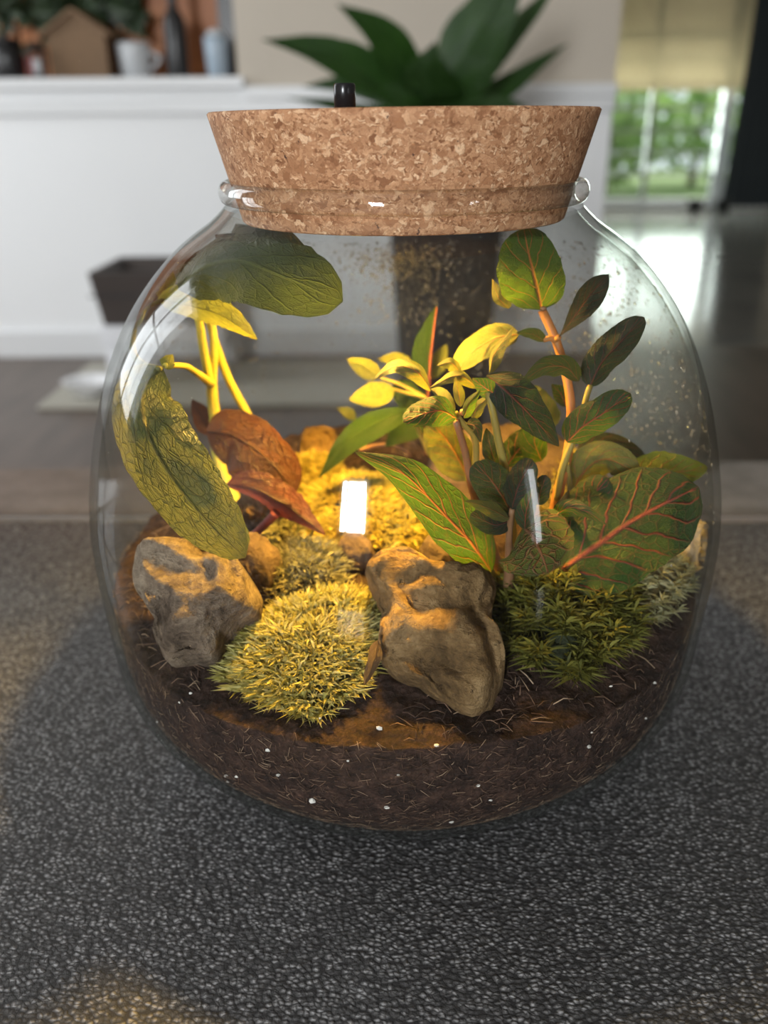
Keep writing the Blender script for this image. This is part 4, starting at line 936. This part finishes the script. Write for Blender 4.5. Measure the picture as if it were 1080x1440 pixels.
L(ft, [(786, 474, -0.032), (806, 448, -0.036), (832, 412, -0.042), (856, 386, -0.046)], 19, 19, M['ft_shade'], roll=15, fold=0.3, kind='obov', seed=3)
L(ft, [(829, 545, -0.04), (845, 512, -0.043), (872, 482, -0.048), (906, 446, -0.052)], 24, 22, M['ft_shade'], roll=-15, fold=0.25, kind='round', seed=4)
L(ft, [(814, 536, -0.05), (796, 517, -0.054), (765, 517, -0.058), (732, 540, -0.062)], 15, 16, M['ft_shade'], roll=10, fold=0.2, kind='ovate', seed=5)
L(ft, [(797, 622, -0.05), (820, 600, -0.055), (850, 580, -0.06), (887, 553, -0.064)], 25, 24, M['ft'], roll=-15, fold=0.2, kind='round', seed=6, quilt=0.05)
L(ft, [(684, 528, -0.058), (712, 550, -0.064), (750, 588, -0.068), (786, 628, -0.07)], 34, 26, M['ft_shade'], roll=12, fold=0.25, kind='ovate', seed=7)
L(ft, [(700, 556, -0.062), (686, 548, -0.062), (664, 532, -0.06)], 14, 14, M['ft'], roll=10, fold=0.4, seed=8)
L(ft, [(642, 588, -0.055), (620, 578, -0.062), (595, 582, -0.068), (567, 594, -0.072)], 19, 22, M['ft'], roll=-20, fold=0.3, kind='round', seed=9, quilt=0.08)
L(ft, [(606, 550, -0.035), (585, 522, -0.038), (555, 515, -0.042), (522, 536, -0.046)], 12, 13, M['ft_young'], roll=-35, fold=0.3, kind='lance', seed=10, quilt=0.06)
L(ft, [(640, 578, -0.05), (622, 560, -0.045), (604, 546, -0.036)], 10, 10, M['ft_young'], roll=30, fold=0.5, kind='lance', seed=11)
L(ft, [(730, 470, -0.018), (700, 474, -0.018), (668, 492, -0.02), (640, 520, -0.024)], 18, 22, M['ft_young'], roll=-25, fold=0.15, kind='round', seed=12, quilt=0.08)
L(ft, [(766, 480, -0.03), (748, 470, -0.034), (726, 468, -0.036)], 8, 9, M['ft_shade'], roll=20, fold=0.3, seed=13)
L(ft, [(688, 526, -0.034), (694, 500, -0.036), (722, 460, -0.038)], 9, 9, M['ft_young'], roll=45, fold=0.5, kind='lance', seed=14)
L(ft, [(648, 526, -0.03), (634, 510, -0.032), (614, 514, -0.034)], 10, 8, M['ft_young'], roll=-20, fold=0.4, seed=15)
L(ft, [(672, 546, -0.04), (645, 528, -0.044), (604, 545, -0.05)], 9, 9, M['ft_young'], roll=-35, fold=0.4, kind='lance', seed=16, quilt=0.06)
L(ft, [(648, 572, -0.05), (645, 552, -0.05), (640, 530, -0.05)], 8, 8, M['ft_young'], roll=0, fold=0.5, seed=17)
L(ft, [(776, 604, -0.005), (762, 580, -0.005), (736, 545, -0.005)], 24, 22, M['ft_young'], roll=10, fold=0.2, kind='round', seed=18, quilt=0.06)
L(ft, [(796, 572, -0.02), (790, 556, -0.02), (776, 540, -0.02)], 12, 12, M['ft'], roll=10, fold=0.2, seed=19)
L(ft, [(660, 676, -0.01), (645, 645, -0.012), (628, 618, -0.014), (604, 592, -0.016)], 34, 26, M['ft_young'], roll=8, fold=0.1, kind='round', seed=20, quilt=0.05)
L(ft, [(712, 656, -0.02), (730, 632, -0.022), (762, 608, -0.024)], 22, 20, M['ft'], roll=-10, fold=0.2, kind='round', seed=21, quilt=0.06)
L(ft, [(692, 806, -0.05), (668, 770, -0.06), (618, 716, -0.07), (560, 662, -0.078), (500, 636, -0.082)], 33, 44, M['ft'], roll=-18, fold=0.35, kind='ovate', seed=22, quilt=0.05, nu=26)
L(ft, [(720, 722, -0.06), (708, 700, -0.064), (690, 674, -0.068), (668, 650, -0.07)], 30, 26, M['ft_shade'], roll=12, fold=0.2, kind='round', seed=23, quilt=0.08)
L(ft, [(720, 716, -0.07), (726, 692, -0.072), (748, 646, -0.074)], 22, 20, M['ft_shade'], roll=20, fold=0.3, kind='round', seed=24)
L(ft, [(716, 730, -0.072), (690, 716, -0.078), (654, 704, -0.082)], 10, 12, M['ft_young'], roll=-25, fold=0.3, seed=25)
L(ft, [(722, 730, -0.066), (700, 738, -0.07), (662, 722, -0.074)], 16, 16, M['ft_shade'], roll=20, fold=0.2, kind='round', seed=26)
L(ft, [(738, 744, -0.074), (740, 720, -0.076), (750, 686, -0.078)], 14, 14, M['ft'], roll=-15, fold=0.3, seed=27)
L(ft, [(756, 710, -0.06), (760, 692, -0.062), (768, 668, -0.062)], 13, 13, M['ft_shade'], roll=10, fold=0.2, kind='round', seed=28)
L(ft, [(776, 730, -0.066), (800, 714, -0.07), (826, 720, -0.074), (853, 738, -0.076)], 10, 14, M['ft'], roll=-30, fold=0.3, wave=0.3, seed=29)
L(ft, [(736, 742, -0.072), (748, 752, -0.078), (760, 776, -0.086), (772, 806, -0.091)], 52, 60, M['ft_net'], roll=0, fold=0.12, kind='round', seed=30, quilt=0.07)
L(ft, [(782, 806, -0.056), (820, 780, -0.058), (880, 738, -0.058), (982, 684, -0.052)], 70, 74, M['ft'], roll=6, fold=0.06, kind='round', seed=31, quilt=0.03, nu=28)
L(ft, [(800, 752, -0.045), (815, 722, -0.048), (855, 672, -0.05)], 30, 26, M['ft'], roll=10, fold=0.2, kind='round', seed=32, quilt=0.08)
L(ft, [(880, 672, -0.03), (915, 666, -0.032), (950, 664, -0.033), (998, 658, -0.034)], 30, 32, M['ft_lit'], roll=-12, fold=0.1, kind='ovate', seed=33, quilt=0.03)
L(ft, [(806, 700, -0.03), (820, 664, -0.032), (850, 646, -0.036), (900, 668, -0.042)], 24, 28, M['ft_young'], roll=-30, fold=0.3, kind='round', seed=34)
L(ft, [(812, 634, -0.012), (845, 626, -0.012), (875, 634, -0.012), (908, 660, -0.012)], 20, 20, M['ft_shade'], roll=15, fold=0.2, kind='round', seed=35)
L(ft, [(664, 590, -0.056), (672, 572, -0.058), (690, 556, -0.058)], 10, 9, M['ft_young'], roll=20, fold=0.4, seed=36)
L(ft, [(656, 596, -0.058), (668, 600, -0.062), (676, 622, -0.064)], 9, 9, M['ft'], roll=-20, fold=0.4, seed=37)
L(ft, [(652, 588, -0.056), (660, 566, -0.06), (676, 548, -0.062)], 8, 9, M['ft_mid'], roll=30, fold=0.4, seed=38)
L(ft, [(700, 662, -0.05), (690, 630, -0.052), (684, 602, -0.054)], 14, 12, M['ft_shade'], roll=20, fold=0.3, seed=39)
L(ft, [(762, 648, -0.03), (752, 622, -0.03), (756, 590, -0.03)], 20, 18, M['ft_mid'], roll=-15, fold=0.2, kind='round', seed=40)
L(ft, [(800, 742, -0.05), (792, 718, -0.054), (800, 690, -0.056)], 14, 12, M['ft_shade'], roll=15, fold=0.3, seed=41)
S = addstem
S(ft, [(730, 840, -0.040), (750, 800, -0.040), (775, 742, -0.040), (783, 700, -0.04), (796, 650, -0.038), (803, 600, -0.036), (801, 553, -0.034), (792, 511, -0.031), (781, 476, -0.029), (762, 436, -0.026)], [9, 8, 8, 7, 6.5, 6.5, 6.5], M['stem_red'], hairs=500, seed=1)
S(ft, [(783, 702, -0.042), (792, 655, -0.045), (806, 620, -0.045), (821, 585, -0.043), (823, 565, -0.042), (830, 542, -0.04)], [5, 5, 4.5, 4], M['stem_grn'], hairs=200, seed=2)
S(ft, [(722, 836, -0.046), (722, 760, -0.052), (712, 670, -0.06), (700, 615, -0.062), (690, 565, -0.062), (684, 545, -0.06)], [7, 6, 6, 6, 5], M['stem_grn'], hairs=350, seed=3)
S(ft, [(712, 836, -0.046), (690, 760, -0.044), (662, 680, -0.045), (654, 635, -0.048), (641, 592, -0.052)], [7, 6, 5.5, 5], M['stem_pink'], hairs=250, seed=4)
S(ft, [(708, 830, -0.044), (680, 730, -0.042), (669, 660, -0.045), (666, 612, -0.048), (646, 590, -0.05), (640, 580, -0.05)], [6, 5, 5, 4.5], M['stem_grn'], hairs=250, seed=5)
S(ft, [(742, 842, -0.05), (752, 812, -0.052), (783, 804, -0.056)], [5, 5, 5], M['stem_red'], 'petiole')
S(ft, [(716, 840, -0.05), (700, 815, -0.05), (690, 803, -0.05)], [6, 5, 5], M['stem_grn'], 'petiole')
S(ft, [(714, 842, -0.052), (716, 800, -0.058), (716, 750, -0.066), (720, 716, -0.07)], [8, 7, 5, 4], M['stem_pink'], hairs=150, seed=6)
S(ft, [(736, 842, -0.048), (742, 790, -0.056), (742, 744, -0.072)], [7, 5, 4], M['stem_pink'])
S(ft, [(796, 652, -0.04), (800, 690, -0.036), (790, 740, -0.038), (750, 836, -0.042)], [5, 5, 6], M['stem_grn'])
S(ft, [(764, 478, -0.03), (774, 476, -0.03), (782, 480, -0.03)], [4, 4, 4], M['stem_red'], 'petiole')
S(ft, [(781, 478, -0.03), (786, 474, -0.032)], [4, 4], M['stem_red'], 'petiole')
for k, (px, py, Y, r) in enumerate([(696, 534, -0.045, 6), (716, 536, -0.045, 7), (730, 533, -0.045, 5), (764, 434, -0.028, 5), (655, 580, -0.05, 8)]):
    P = at(px, py, Y); s = r*depth(P)/F; V = [P+np.array(q)*s*np.array([1.2, 1, 0.8])*(1+0.4*noise.noise(Vector(q)*2+Vector((k*3, 0, 0)))) for q in iv]
    mk('bud', V, jf, M['stem_pink'], ft)
# --- back plant: lance leaves, some spotted
M['bp'] = leafmat('lance_leaf', (0.018, 0.045, 0.007), (0.03, 0.062, 0.01), (0.08, 0.13, 0.03), 0.4, 0.3, (0.10, 0.19, 0.015), 0.45, 8, 0.4, 0.1)
M['bp_spot'] = leafmat('spotted_yellow_leaf', (0.26, 0.27, 0.045), (0.34, 0.33, 0.06), (0.18, 0.2, 0.03), 0.4, 0.4, None, 0.5, 7, 0.4, 0.2, spots=(0.16, 0.2, 0.03))
M['bp_rib'] = stemmat('red_midrib', (0.17, 0.04, 0.02), (0.15, 0.05, 0.025))
bp = empty('lance_leaf_plant', tuple(ground(600, 640)), 'small plant with upright lance leaf and yellow spotted leaves behind the red-veined plant', 'plant')
L(bp, [(602, 548, 0.035), (600, 510, 0.036), (605, 470, 0.038), (614, 428, 0.04)], 22, 6, M['bp'], roll=10, fold=0.2, kind='lance', seed=1)
S(bp, [(600, 640, 0.034), (602, 560, 0.034), (606, 500, 0.0345), (610, 465, 0.036), (614, 432, 0.038)], [3.5, 3, 2.6, 2, 1.2], M['bp_rib'], 'midrib')
L(bp, [(582, 578, 0.02), (545, 588, 0.014), (500, 612, 0.008), (448, 672, 0.004)], 20, 20, M['bp'], roll=-15, fold=0.2, kind='lance', seed=2)
L(bp, [(534, 530, 0.03), (515, 518, 0.028), (488, 504, 0.026)], 15, 13, M['bp_spot'], roll=15, fold=0.2, seed=3)
L(bp, [(554, 546, 0.028), (525, 556, 0.024), (490, 562, 0.022)], 16, 20, M['bp_spot'], roll=-15, fold=0.2, seed=4)
L(bp, [(580, 524, 0.04), (560, 506, 0.04), (532, 506, 0.04)], 10, 12, M['bp_spot'], roll=-20, fold=0.2, seed=5)
L(bp, [(604, 532, 0.045), (616, 508, 0.046), (628, 484, 0.048)], 14, 13, M['bp_spot'], roll=10, fold=0.2, seed=6)
L(bp, [(602, 592, 0.034), (580, 566, 0.034), (556, 536, 0.034)], 20, 20, M['bp'], roll=10, fold=0.2, kind='round', seed=7)
L(bp, [(596, 600, 0.034), (570, 605, 0.034), (542, 628, 0.034)], 18, 16, M['bp'], roll=10, fold=0.2, seed=8)
L(bp, [(500, 590, 0.05), (488, 580, 0.05), (474, 574, 0.05)], 8, 8, M['bp_spot'], roll=10, fold=0.2, seed=9)
S(bp, [(600, 560, 0.034), (570, 552, 0.032), (552, 547, 0.029)], [2.5, 2.5, 2], M['stem_grn'], 'petiole')
S(bp, [(600, 560, 0.034), (560, 540, 0.033), (532, 530, 0.03)], [2.5, 2.5, 2], M['stem_grn'], 'petiole')
S(bp, [(604, 640, 0.034), (590, 610, 0.03), (582, 580, 0.021)], [3, 3, 2.5], M['stem_grn'], 'petiole')
# twig and dry leaf
P = smoothpath([at(506, 632, 0.03), at(530, 626, 0.034), at(560, 628, 0.037), at(578, 640, 0.04)], 14)
V, Fc = tube(P, np.linspace(0.0011, 0.0006, 14), 8)
tw = tag(mk('twig', V, Fc, M['stem_pink'], loc=P[0]), 'thin pinkish brown twig lying behind the golden moss', 'twig')
M['dry'] = leafmat('dry_brown_leaf', (0.2, 0.12, 0.06), (0.28, 0.18, 0.09), (0.12, 0.07, 0.03), 0.5, 0.3, None, 0.6, 7, 0.4, 0.3)
V, Fc, UV = leafgeo([(532, 900, -0.085), (526, 930, -0.092), (512, 964, -0.098)], 11, 9, keep=keep, roll=25, fold=0.5, wave=0.3, seed=3)
tag(mk('dry_leaf', V, Fc, M['dry'], loc=V[V[:, 2].argmin()], uvs=UV), 'dry brown curled leaf between front moss mat and layered stone', 'leaf')
